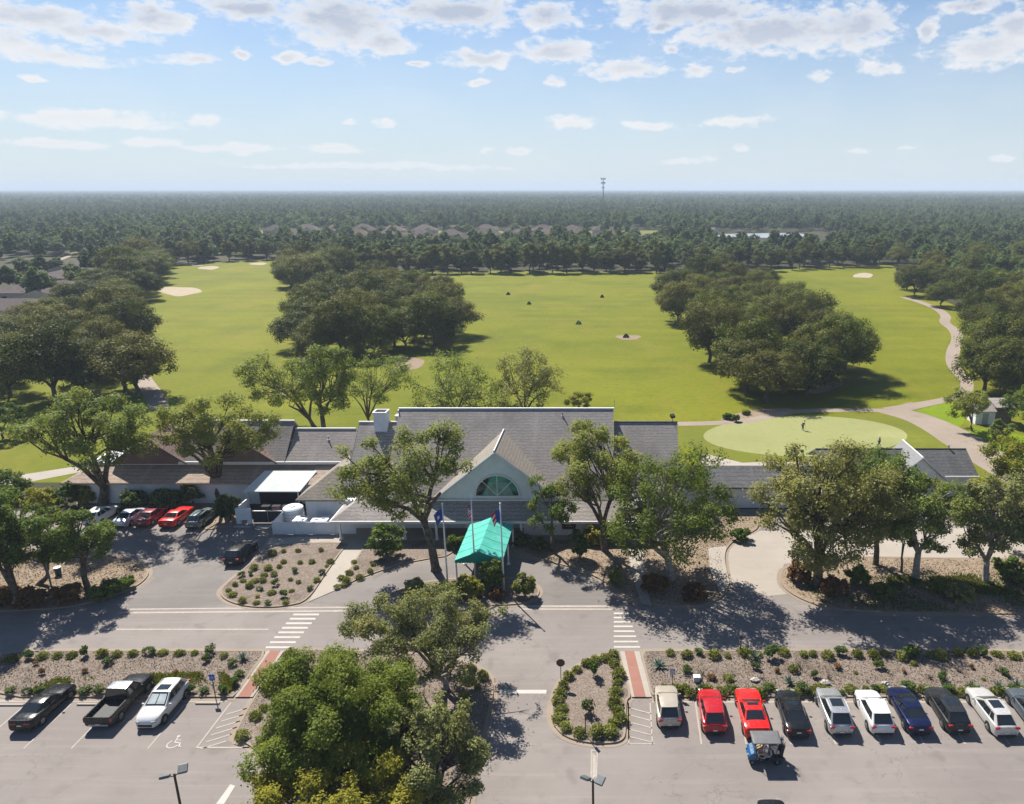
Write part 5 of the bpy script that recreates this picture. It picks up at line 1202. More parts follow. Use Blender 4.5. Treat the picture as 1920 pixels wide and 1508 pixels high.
    # D shaped island: a ring of mounds
    ring = [(1056, 1288), (1066, 1271), (1082, 1258), (1100, 1247), (1117, 1240), (1135, 1237), (1150, 1232), (1152, 1248), (1160, 1268), (1158, 1282), (1154, 1300), (1153, 1322), (1157, 1334), (1162, 1352), (1150, 1360), (1143, 1376), (1119, 1378), (1087, 1378), (1060, 1366), (1050, 1350), (1053, 1333), (1047, 1318), (1050, 1303)]
    for i, (px, py) in enumerate(ring):
        x, y = G(px, py, .11); shrub('mound', x, y, .11, SRR.uniform(1.05, 1.4), "yellow green shrub, %s clockwise from the stop sign round the D shaped island" % ORD[i], "shrub", "shrubs ringing the D shaped island")
    shrub('leafy', *G(1113, 1268, .11), .11, 1.1, "upright green shrub in the mulch at the top of the D shaped island", "shrub", sz=1.7); shrub('leafy', *G(1101, 1338, .11), .11, 1.0, "upright green shrub beside the brown sign in the D shaped island", "shrub", sz=1.6)
    # right strip bed
    rr = random.Random(31)
    row([(1262 + 26.5 * i + rr.uniform(-6, 6), 1229 + rr.uniform(-3, 5)) for i in range(26)], 'mound', 1.05, "shrub", "in roadside row of right strip bed", "shrubs of the right strip bed, road edge", jitter=.35, kinds=['mound', 'mound', 'leafy', 'mound', 'mound'])
    row([(1232 + 16.4 * i + rr.uniform(-6, 6), 1300 + rr.uniform(-7, 4)) for i in range(43)], 'mound', 1.0, "shrub", "in parking row of right strip bed", "shrubs of the right strip bed, parking edge", jitter=.3, kinds=['mound', 'leafy', 'mound', 'mound'])
    row([(1290 + 24 * i + rr.uniform(-9, 9), 1262 + rr.uniform(-16, 18)) for i in range(26)], 'leafy', .75, "shrub", "amid right strip bed", "loose shrubs of the right strip bed", jitter=.4, kinds=['leafy', 'twiggy', 'rust', 'mound', 'twiggy'])
    row([(1235, 1249), (1822, 1291), (1873, 1291), (1908, 1289), (1415, 1236), (1480, 1282)], 'agave', 1.25, "agave", "in right strip bed", "agaves of the right strip bed", jitter=.2)
    # front island edge
    row([(541, 1236), (552, 1246), (520, 1262), (545, 1228), (505, 1300), (495, 1330), (480, 1345), (455, 1383), (880, 1280), (895, 1290), (884, 1255), (905, 1270), (870, 1310)], 'mound', 1.0, "shrub", "round the front island edge", "shrubs edging the front island", jitter=.3)
planting()

def ground_stuff():
    rng = np.random.default_rng(77)
    def scatter(name, poly, n, mat, size, hz, kind_label, patch=None, z=.11, asp=.5, up=.3):
        xs = [p[0] for p in poly]; ys = [p[1] for p in poly]; P = []
        while len(P) < n:
            x = rng.uniform(min(xs), max(xs)); y = rng.uniform(min(ys), max(ys))
            if patch is not None:
                f = math.sin(x * patch[0] + patch[2]) + math.sin(y * patch[1] + x * .3 + 1) + .6 * math.sin(x * patch[0] * 2.7 + y * 1.9)
                f += rng.normal(0, .45)
                if f < patch[3]: n -= 0.35; continue
            if inside((x, y), poly): P.append((x, y, z + rng.uniform(0, hz)))
            else: n -= 0.15
        P = np.array(P); Nn = rng.normal(size=P.shape); Nn[:, 2] = np.abs(Nn[:, 2]) * up
        me = leafmesh(name, P, Nn, size * rng.uniform(.5, 1.4, len(P)), mat, rng, asp); o = bpy.data.objects.new(name, me); COL.objects.link(o); struct(o, 'stuff', kind_label)
    scatter("grass_tufts", GP([(70, 1276), (420, 1262), (445, 1290), (425, 1306), (60, 1306)]), 9000, L_TURF, .10, .2, "bright grass tufts spreading in the left strip bed", (.85, 1.3, 1.0, .35))
    scatter("ground_cover", GP([(1500, 1092), (1700, 1078), (1900, 1075), (2150, 1080), (2150, 1150), (1905, 1150), (1690, 1149), (1540, 1133)]), 9000, L_HEDGE, .10, .2, "dark green ground cover under the island trees", (.5, .7, .3, -.2))
    scatter("grass_tufts", GP([(1660, 1085), (1960, 1078), (1960, 1120), (1680, 1112)]), 11000, L_TURF, .09, .12, "sunlit grass under the island trees", (.7, .9, 2.0, .1))
    scatter("leaf_litter", inset(BEDS['J'], .4), 6000, L_LITTER, .07, .03, "fallen leaves in the left bed", None, .125, .6, 2.0)
    scatter("leaf_litter", inset(BEDS['H'], .4), 7000, L_LITTER, .07, .03, "fallen leaves in the bed right of the porch", None, .125, .6, 2.0)
    scatter("leaf_litter", inset(BEDS['I'], .4), 8000, L_LITTER, .07, .03, "fallen leaves under the island trees", None, .125, .6, 2.0)
    scatter("wood_chips", inset(BEDS['A'], .3), 5000, L_LITTER, .06, .04, "loose wood chips in the left strip bed", None, .125, .5, 2.0)
    scatter("wood_chips", inset(BEDS['D'], .3), 9000, L_LITTER, .06, .04, "loose wood chips in the right strip bed", None, .125, .5, 2.0)
    scatter("wood_chips", inset(BEDS['B'], .3), 5000, L_LITTER, .06, .04, "loose wood chips in the front island", None, .125, .5, 2.0)
ground_stuff()
# ---------------------------------------------------------------- vehicles
A_LAMPR = plain("red_lens", (.28, .012, .012), .2, 0, .6); A_LAMPW = plain("clear_lens", (.22, .23, .24), .12, 0, .8); A_PLATE = plain("plate", (.6, .6, .56), .5)
SPEC = {
 'sedan': dict(L=4.8, W=1.84, H=1.45, zb=.2, st=[(0,.78,.80),(.015,.93,.88),(.06,1.0,.94),(.16,1.02,.985),(.32,.97,1),(.55,.95,1),(.72,.93,.99),(.86,.84,.96),(.95,.72,.88),(.99,.6,.78),(1,.5,.72)], g=(.13,.30,.53,.735)),
 'coupe': dict(L=4.95, W=1.93, H=1.42, zb=.2, st=[(0,.82,.86),(.015,.98,.93),(.05,1.06,.97),(.16,1.05,1),(.32,1.0,1),(.55,.97,.99),(.70,.98,.99),(.88,.9,.97),(.96,.78,.92),(.99,.66,.86),(1,.55,.8)], g=(.15,.33,.50,.68)),
 'suv': dict(L=4.65, W=1.88, H=1.68, zb=.24, st=[(0,.70,.74),(.012,.96,.82),(.035,1.05,.90),(.10,1.08,.97),(.4,1.06,1),(.66,1.05,1),(.78,1.02,.98),(.89,.94,.93),(.95,.82,.84),(.985,.66,.72),(1,.5,.62)], g=(.025,.15,.50,.715)),
 'wagon': dict(L=4.8, W=1.87, H=1.52, zb=.2, st=[(0,.72,.84),(.012,.94,.90),(.03,1.0,.95),(.12,1.02,.99),(.4,1.0,1),(.64,.98,1),(.76,.96,.98),(.90,.86,.94),(.96,.74,.86),(.99,.62,.78),(1,.5,.72)], g=(.025,.16,.50,.705)),
 'pickup': dict(L=5.5, W=1.97, H=1.85, zb=.34, st=[(0,.66,.97),(.01,.7,.99),(.06,.72,1),(.40,.74,1),(.405,1.16,1),(.5,1.16,1),(.70,1.15,1),(.82,1.12,.99),(.93,1.05,.95),(.985,.9,.9),(1,.6,.84)], g=(.405,.44,.60,.735)),
}
def car(label, kind, paint, x, y, rz, group, L=None, H=None, W=None, sunroof=False, roof=None, shade=False, rails=False, plate=True):
    S = SPEC[kind]; L = L or S['L']; W = W or S['W']; H = H or S['H']; hw = W / 2; zb = S['zb']; hs = H / S['H']
    root = thing("pickup_truck" if kind == 'pickup' else "parked_car", label, "pickup" if kind == 'pickup' else "car", (x, y, 0.006), rz, group)
    m = MB(); rings = []
    for t, zt, wf in S['st']:
        yy = (t - .5) * L; w = hw * wf; zt *= hs; h = zt - zb; zz = zb + (.06 if t in (0, 1) else 0)
        half = [(w * .84, zz), (w * .96, zz + .08), (w, zb + h * .42), (w * .985, zb + h * .72), (w * .94, zt - .05), (w * .83, zt - .005), (w * .42, zt + .022)]
        ring = [(a, yy, b) for a, b in half] + [(0, yy, zt + .028)] + [(-a, yy, b) for a, b in half[::-1]]; rings.append(ring)
    n = len(rings[0]); vs = [p for r in rings for p in r]; fs = []
    for i in range(len(rings) - 1):
        for k in range(n): fs.append((i * n + k, i * n + (k + 1) % n, (i + 1) * n + (k + 1) % n, (i + 1) * n + k))
    fs.append(tuple(range(n - 1, -1, -1))); fs.append(tuple((len(rings) - 1) * n + k for k in range(n)))
    m.add(vs, fs); body = m.build("body", paint, root, True)
    md = body.modifiers.new("edge", 'EDGE_SPLIT'); md.split_angle = math.radians(38)
    g = [(q - .5) * L for q in S['g']]; bz = (1.0 if kind in ('sedan', 'coupe', 'wagon') else 1.06 if kind == 'suv' else 1.14) * hs - .03; rt = H - .05
    wb, wt = hw * .935, hw * (.70 if kind in ('sedan', 'coupe', 'wagon') else .76)
    tap = {'suv': .13, 'wagon': .13, 'sedan': .10, 'coupe': .10, 'pickup': .02}[kind]
    gy = lambda v: (g[0] + (g[1] - g[0]) * v, g[3] + (g[2] - g[3]) * v)
    def side(u, v, s, off=0.0):
        a, b = gy(v); w = wb + (wt - wb) * v; w *= 1 - tap * (1 - u) ** 1.6 - .05 * max(0, u - .6) / .4
        return (s * (w + off), a + (b - a) * u, bz + (rt - bz) * v + off * .4)
    m = MB()      # cabin: pillars and sides in body colour
    c8 = [side(0, 0, 1), side(1, 0, 1), side(1, 1, 1), side(0, 1, 1), side(0, 0, -1), side(1, 0, -1), side(1, 1, -1), side(0, 1, -1)]
    m.add(c8, [(0, 1, 2, 3), (5, 4, 7, 6), (1, 5, 6, 2), (4, 0, 3, 7)]); m.build("cabin", paint, root, bevel=.03)
    m = MB(); nx, ny = 6, 6; V = []
    for j in range(ny + 1):
        for i in range(nx + 1):
            u = i / nx * 2 - 1; v = j / ny; yy = g[1] + (g[2] - g[1]) * v; V.append((u * wt * 1.01 * (1 - tap * (1 - v) ** 1.6 * .9 - .04 * max(0, v - .6)), yy + (0.04 * (1 - u * u)) * (1 if v > .5 else -1 if kind in ('suv', 'wagon') else -.6) * (abs(v - .5) * 2), rt - .012 + .062 * (1 - u ** 4) * (1 - (abs(2 * v - 1)) ** 3 * .75)))
    m.add(V, [(j * (nx + 1) + i, j * (nx + 1) + i + 1, (j + 1) * (nx + 1) + i + 1, (j + 1) * (nx + 1) + i) for j in range(ny) for i in range(nx)])
    rf = m.build("roof", roof or paint, root, True)
    if sunroof:
        m = MB(); y0 = g[1] + (g[2] - g[1]) * (.38 if sunroof == 'long' else .52); y1 = g[1] + (g[2] - g[1]) * .9
        m.box(-wt * .62, wt * .62, y0, y1, rt + .02, rt + .056); m.build("sunroof", A_GLASS, rf)
    if rails:
        m = MB()
        for s in (-1, 1): m.tube([(s * wt * .93, g[1] + .1, rt + .01), (s * wt * .93, g[1] + .25, rt + .06), (s * wt * .93, g[2] - .25, rt + .06), (s * wt * .93, g[2] - .1, rt + .01)], .022, 5)
        m.build("roof_rails", A_STEEL, rf)
    def quadpanel(name, a, b, c, d, lift, mat=A_GLASS):
        m = MB(); nn = (Vector(b) - Vector(a)).cross(Vector(d) - Vector(a)).normalized() * lift
        return m.poly([tuple(Vector(p) + nn) for p in (a, b, c, d)]).build(name, mat, root)
    def screen(name, u, lift):
        def at(fx, v):
            p = side(u, v, 1); return (p[0] * fx, p[1], p[2])
        k = .90
        q = (at(-k, .10), at(k, .10), at(k, .95), at(-k, .95))
        return quadpanel(name, *(q if u == 0 else q[::-1]), lift)
    ws = screen("windscreen", 1, .012); screen("rear_window", 0, .012)
    if shade:
        def at(fx, v):
            p = side(1, v, 1); return (p[0] * fx, p[1] + .02, p[2] + .012)
        m = MB()
        for a, b in ((-.8, -.04), (.04, .8)): m.poly([at(b, .2), at(a, .2), at(a, .85), at(b, .85)])
        m.build("sunshade", plain("silver_shade", (.55, .6, .58), .35, .3), ws)
    wins = [(.13, .30), (.34, .60), (.64, .90)] if kind in ('suv', 'wagon') else [(.12, .48), (.53, .88)]
    for s in (1, -1):
        for a, b in wins:
            lo, hi = .12, .90
            q = [side(a, lo, s, .007), side(b, lo, s, .007), side(min(b, .93), hi, s, .007), side(max(a, .07), hi, s, .007)]
            MB().poly(q if s > 0 else q[::-1]).build("side_window", A_GLASS, root)
        mm = MB().obox((s * (hw + .07), g[3] - .32, bz + .02), (.2, .1, .14)); mm.build("mirror", paint if kind != 'pickup' else A_BLACK, root, bevel=.03)
        # lamps
        ty = -L / 2 + .045; z = (.80 if kind in ('sedan', 'coupe') else .92) * hs
        if kind == 'pickup': MB().box(s * hw * .97 - .06 - .0, s * hw * .97 + .02, -L / 2 - .02, -L / 2 + .1, .72, 1.08).build("taillight", A_LAMPR, root)
        elif kind == 'coupe': MB().box(min(s * hw * .30, s * hw * .82), max(s * hw * .30, s * hw * .82), -L / 2 - .012, -L / 2 + .07, .74, .86).build("taillight", A_LAMPR, root)
        else: MB().obox((s * hw * .76, ty, z), (.34, .16, .15), s * -.25).build("taillight", A_LAMPR, root, bevel=.03)
        MB().obox((s * hw * .60, L / 2 - .14, .68 * hs), (.32, .2, .12), s * -.5).build("headlight", A_LAMPW, root, bevel=.03)
    # wheels
    R = .34 if kind != 'pickup' else .40
    for yy in (-.30 * L, .31 * L):
        for s in (1, -1):
            xo = hw + .012; MB().tube([(s * (hw - .2), yy, R), (s * (hw + .004), yy, R)], R + .055, 20).build("wheel_arch", A_BLACK, root)
            w = MB().tube([(s * (hw - .22), yy, R), (s * (xo - .03), yy, R), (s * xo, yy, R)], [R, R, R - .03], 20).build("wheel", A_TYRE, root)
            q = MB().tube([(s * (xo - .01), yy, R), (s * (xo + .006), yy, R)], R * .58, 16)
            for k in range(5): a = k * 1.2566; q.obox((s * (xo + .01), yy + math.cos(a) * R * .32, R + math.sin(a) * R * .32), (.02, R * .6, .05), 0, 0, a)
            q.build("rim", A_RIM, w)
    # bumpers, grille, plates
    m = MB(); m.box(-hw * .74, hw * .74, -L / 2 - .03, -L / 2 + .12, zb + .05, zb + .2); m.build("rear_bumper", A_BLACK if kind != 'pickup' else A_STEEL, root, bevel=.03)
    m = MB(); m.box(-hw * .55, hw * .55, L / 2 - .08, L / 2 + .012, zb + .12, zb + .3); m.build("grille", A_BLACK, root)
    if plate: MB().box(-.16, .16, -L / 2 - .036, -L / 2 - .03, (.62 if kind in ('sedan', 'coupe') else .5), (.72 if kind in ('sedan', 'coupe') else .6)).build("number_plate", A_PLATE, root)
    if kind == 'pickup':
        bl = -L / 2; m = MB()
        for s in (-1, 1): m.box(min(s * hw * .86, s * hw * .99), max(s * hw * .86, s * hw * .99), bl + .05, g[0] + .1, .70, 1.16)
        m.build("bed_wall", paint, root, bevel=.03)
        MB().box(-hw * .97, hw * .97, bl - .01, bl + .06, .62, 1.15).build("tailgate", paint, root, bevel=.025)
        MB().box(-hw * .85, hw * .85, bl + .07, g[0], .752, .79).build("bed_liner", A_BLACK, root)
    if kind == 'coupe':
        m = MB(); m.box(-hw * .82, hw * .82, -L / 2 + .02, -L / 2 + .16, 1.03, 1.09); m.build("spoiler", paint, root, bevel=.02)
    return root
P_BEIGE = m_paint("beige_paint", (.44, .385, .31), .25); P_RED = m_paint("red_paint", (.38, .008, .012)); P_BRED = m_paint("bright_red_paint", (.62, .012, .008)); P_BLACK = m_paint("black_paint", (.010, .011, .013))
P_SILV = m_paint("silver_paint", (.40, .41, .42), .5); P_WHITE = m_paint("white_paint", (.6, .6, .59)); P_NAVY = m_paint("navy_paint", (.010, .016, .06), .3); P_DGREY = m_paint("charcoal_paint", (.035, .036, .037), .3)
P_SLATE = m_paint("slate_paint", (.10, .12, .14), .3); P_GREY = m_paint("grey_paint", (.028, .028, .029), .3); P_PEARL = m_paint("pearl_paint", (.5, .49, .47), .2); P_DRED = m_paint("dark_red_paint", (.20, .008, .02)); P_TEALG = m_paint("green_grey_paint", (.16, .20, .19), .4); P_SKYS = m_paint("pale_silver_paint", (.55, .58, .64), .3)
def cars():
    g1 = "cars parked nose in along the right strip bed"
    def rear(px, py): return G(px, py, 0)
    L1 = [(1255, 1371, 'suv', P_BEIGE, "beige compact crossover parked next to the hatched bay", dict(L=4.3, W=1.82, H=1.62)),
          (1341, 1382, 'suv', P_RED, "dark red hatchback crossover between the beige crossover and the bright red coupe", dict(L=4.5, W=1.85, H=1.6)),
          (1420, 1390, 'coupe', P_BRED, "bright red muscle coupe with black rear glass behind the golf cart", dict(sunroof=True)),
          (1498, 1389, 'sedan', P_BLACK, "black sedan right of the bright red coupe", dict(sunroof=True)),
          (1579, 1385, 'suv', P_SILV, "silver crossover with a large dark sunroof", dict(L=4.75, H=1.68, sunroof='long', rails=True)),
          (1656, 1384, 'suv', P_WHITE, "plain white crossover with black rear glass", dict(L=4.5, H=1.62)),
          (1725, 1383, 'sedan', P_NAVY, "navy blue sedan with a dark glass roof", dict(L=4.85, roof=P_NAVY, sunroof=True)),
          (1799, 1381, 'suv', P_DGREY, "charcoal crossover with a dark glass roof", dict(L=4.7, H=1.6, sunroof='long')),
          (1886, 1387, 'wagon', P_PEARL, "pearl white estate car with a dark sunroof near the right edge", dict(L=4.95, H=1.55, sunroof='long', rails=True)),
          (1962, 1384, 'suv', P_SLATE, "slate blue crossover cut off by the right edge", dict(L=4.7))]
    for px, py, k, p, lab, kw in L1:
        x, y = rear(px, py); L = kw.get('L') or SPEC[k]['L']; car(lab, k, p, x, y + L / 2, SRR.uniform(-.02, .02), g1, **kw)
    g2 = "cars parked along the left strip bed"
    x, y = rear(40, 1376); car("black sedan parked alone at the left of the left strip bed", 'coupe', P_BLACK, x, y + 2.4, 0, g2, L=4.8, W=1.86)
    x, y = rear(184, 1373); car("black pickup with an open empty bed and roof painted pale with glare", 'pickup', P_GREY, x, y + 2.87, 0, g2, roof=P_SILV)  # silver roof colour stands for glare on the dark paint
    x, y = rear(274, 1371); car("white crossover facing out with a silver sunshade in the windscreen", 'suv', P_WHITE, x, y + 2.3, math.pi, g2, sunroof=True, shade=True, rails=True)
    g3 = "cars parked below the hedge at the left"
    for px, py, k, p, lab, kw in ((168, 990, 'suv', P_WHITE, "white crossover half hidden by leaves beside the pale silver sedan", {}), (224, 992, 'sedan', P_SKYS, "pale silver sedan left of the dark red car", {}), (264, 991, 'sedan', P_DRED, "dark red car between the pale silver sedan and the red coupe", {}), (313, 992, 'coupe', P_BRED, "red coupe with a dark tail between the dark red car and the green grey car", {}), (361, 994, 'wagon', P_TEALG, "green grey hatchback at the right end of the row below the hedge", {})):
        x, y = rear(px, py); car(lab, k, p, x, y + 2.35, 0, g3, **kw)
    x, y = rear(434, 1064); car("black crossover stopped beside the left island bed", 'suv', P_BLACK, x, y + 2.3, 0, None, H=1.62)
    car("black car at the bottom edge with only its roof in view", 'suv', P_BLACK, 9.9, 36.2, 0, None)
cars()

# ---------------------------------------------------------------- people
SKIN = plain("skin", (.42, .24, .17), .6, 0, .3, .05)
def skin_obj(name, joints, edges, radii, mat, parent, sub=1):
    names = list(joints); me = bpy.data.meshes.new(name); me.from_pydata([joints[k] for k in names], [(names.index(a), names.index(b)) for a, b in edges], [])
    me.materials.append(mat); o = bpy.data.objects.new(name, me); COL.objects.link(o)
    md = o.modifiers.new("skin", 'SKIN'); md.use_smooth_shade = True
    if not me.skin_vertices: me.attributes
    for i, k in enumerate(names):
        r = radii.get(k, .04); sv = me.skin_vertices[0].data[i]; sv.radius = (r, r) if not isinstance(r, tuple) else r; sv.use_root = (i == 0)
    sb = o.modifiers.new("sub", 'SUBSURF'); sb.levels = sub; sb.render_levels = sub
    o.parent = parent; return o
def person(label, loc, rz, J, shirt, legs, hairc, cap=None, group=None):
    """J: joint positions in metres, facing +Y"""
    root = thing("person", label, "person", loc, rz, group)
    E = [('pel', 'waist'), ('waist', 'chest'), ('chest', 'neck'), ('neck', 'chin'), ('chin', 'head'), ('head', 'crown')]; R = {'pel': (.15, .11), 'waist': (.14, .10), 'chest': (.16, .11), 'neck': .055, 'chin': .075, 'head': .095, 'crown': .06}
    J = dict(J)
    for s in 'lr':
        E += [('chest', 'sh' + s), ('sh' + s, 'el' + s), ('el' + s, 'wr' + s), ('wr' + s, 'pa' + s), ('pel', 'hip' + s), ('hip' + s, 'kn' + s), ('kn' + s, 'an' + s), ('an' + s, 'toe' + s)]
        R.update({'sh' + s: .065, 'el' + s: .042, 'wr' + s: .028, 'pa' + s: .035, 'hip' + s: .095, 'kn' + s: .06, 'an' + s: .042, 'toe' + s: .035})
        w, e = Vector(J['wr' + s]), Vector(J['el' + s]); d = (w - e).normalized(); sd = d.cross(Vector((1, 0, 0))).normalized(); J['pa' + s] = tuple(w + d * .07)
        for k in range(4): J['f%d%s' % (k, s)] = tuple(w + d * (.15 + .015 * (1 - abs(k - 1.4))) + sd * (.024 * (k - 1.5))); E.append(('pa' + s, 'f%d%s' % (k, s))); R['f%d%s' % (k, s)] = .009
        J['th' + s] = tuple(w + d * .09 + sd * -.055); E.append(('pa' + s, 'th' + s)); R['th' + s] = .010
    skin_obj("body", J, E, R, SKIN, root)
    sj = ['pel', 'waist', 'chest', 'shl', 'shr', 'ell', 'elr']; S = {k: J[k] for k in sj[:5]}
    for s in 'lr': S['el' + s] = tuple(Vector(J['sh' + s]) * .35 + Vector(J['el' + s]) * .65)
    skin_obj("shirt", S, [('pel', 'waist'), ('waist', 'chest'), ('chest', 'shl'), ('chest', 'shr'), ('shl', 'ell'), ('shr', 'elr')], {'pel': (.165, .125), 'waist': (.155, .115), 'chest': (.175, .125), 'shl': .082, 'shr': .082, 'ell': .062, 'elr': .062}, shirt, root)
    S = {k: J[k] for k in ('pel', 'hipl', 'hipr', 'knl', 'knr')}; E2 = [('pel', 'hipl'), ('pel', 'hipr'), ('hipl', 'knl'), ('hipr', 'knr')]; R2 = {'pel': (.168, .128), 'hipl': .112, 'hipr': .112, 'knl': .08, 'knr': .08}
    S['anl'] = tuple(Vector(J['knl']) * .2 + Vector(J['anl']) * .8); S['anr'] = tuple(Vector(J['knr']) * .2 + Vector(J['anr']) * .8); E2 += [('knl', 'anl'), ('knr', 'anr')]; R2.update({'anl': .058, 'anr': .058})
    skin_obj("trousers", S, E2, R2, legs, root)
    h = Vector(J['head']); m = MB(); m.ball((h.x, h.y - .012, h.z + .045), (.1, .112, .085), 0, 12, 8); m.build("hair" if not cap else "cap", cap or hairc, root, True)
    if cap: MB().box(h.x - .07, h.x + .07, h.y + .07, h.y + .18, h.z + .045, h.z + .06).build("cap_peak", cap, root)
    fd = MB(); 
    for s in (-1, 1): fd.ball((h.x + s * .034, h.y + .088, h.z + .005), .011, 0, 6, 4)
    fd.build("eyes", A_BLACK, root); MB().ball((h.x, h.y + .1, h.z - .022), (.014, .022, .02), 0, 6, 4).build("nose", SKIN, root)
    m = MB()
    for s in (-1, 1): m.ball((h.x + s * .096, h.y - .005, h.z - .01), (.012, .022, .032), 0, 6, 4)
    m.build("ears", SKIN, root)
    m = MB()
    for s in 'lr':
        a, t = Vector(J['an' + s]), Vector(J['toe' + s]); c = (a + t) / 2; m.ball((c.x, c.y, min(a.z, t.z) - .005), (.05, .14, .05), 0, 8, 6)
    m.build("shoes", A_BLACK if cap is None else A_TRIM, root, True)
    return root
C_WHITE = plain("white_cloth", (.7, .7, .68), .9); C_DARK = plain("dark_cloth", (.025, .027, .035), .9); C_RED = plain("red_cloth", (.32, .05, .045), .9); C_TAN = plain("tan_cloth", (.36, .29, .2), .9); C_GREY = plain("grey_cloth", (.2, .21, .23), .9); HAIR = plain("brown_hair", (.05, .03, .02), .8)
PUTT = dict(pel=(0, -.08, .92), waist=(0, -.04, 1.06), chest=(0, .10, 1.28), neck=(0, .17, 1.42), chin=(0, .22, 1.47), head=(0, .25, 1.54), crown=(0, .26, 1.62), shl=(-.19, .12, 1.32), shr=(.19, .12, 1.32), ell=(-.2, .22, 1.05), elr=(.2, .22, 1.05), wrl=(-.05, .34, .86), wrr=(.05, .34, .83), hipl=(-.1, -.06, .88), hipr=(.1, -.06, .88), knl=(-.14, .02, .48), knr=(.14, .02, .48), anl=(-.15, -.04, .09), anr=(.15, -.04, .09), toel=(-.18, .12, .045), toer=(.18, .12, .045))
WALK = dict(pel=(0, 0, .95), waist=(0, .01, 1.1), chest=(0, .03, 1.34), neck=(0, .03, 1.5), chin=(0, .05, 1.55), head=(0, .06, 1.63), crown=(0, .05, 1.71), shl=(-.19, .03, 1.41), shr=(.19, .03, 1.41), ell=(-.25, .12, 1.13), elr=(.25, -.08, 1.13), wrl=(-.24, .26, .93), wrr=(.25, -.02, .9), hipl=(-.1, 0, .9), hipr=(.1, 0, .9), knl=(-.1, .14, .5), knr=(.1, -.03, .48), anl=(-.1, .2, .09), anr=(.1, -.24, .12), toel=(-.1, .34, .045), toer=(.1, -.1, .045))
def sit(dx, lean=0.0, wheel=True):
    a = .36 if wheel else .25
    return dict(pel=(dx, -.05, .80), waist=(dx, -.08, .95), chest=(dx, -.08, 1.18), neck=(dx, -.06, 1.33), chin=(dx, -.03, 1.38), head=(dx, -.02, 1.46), crown=(dx, -.03, 1.54), shl=(dx - .19, -.06, 1.25), shr=(dx + .19, -.06, 1.25), ell=(dx - .23, .14, 1.03), elr=(dx + .23, .14, 1.03), wrl=(dx - .1, a, 1.05 if wheel else .88), wrr=(dx + .1, a, 1.05 if wheel else .88), hipl=(dx - .1, 0, .78), hipr=(dx + .1, 0, .78), knl=(dx - .12, .42, .80), knr=(dx + .12, .42, .80), anl=(dx - .12, .50, .42), anr=(dx + .12, .50, .42), toel=(dx - .12, .66, .36), toer=(dx + .12, .66, .36))
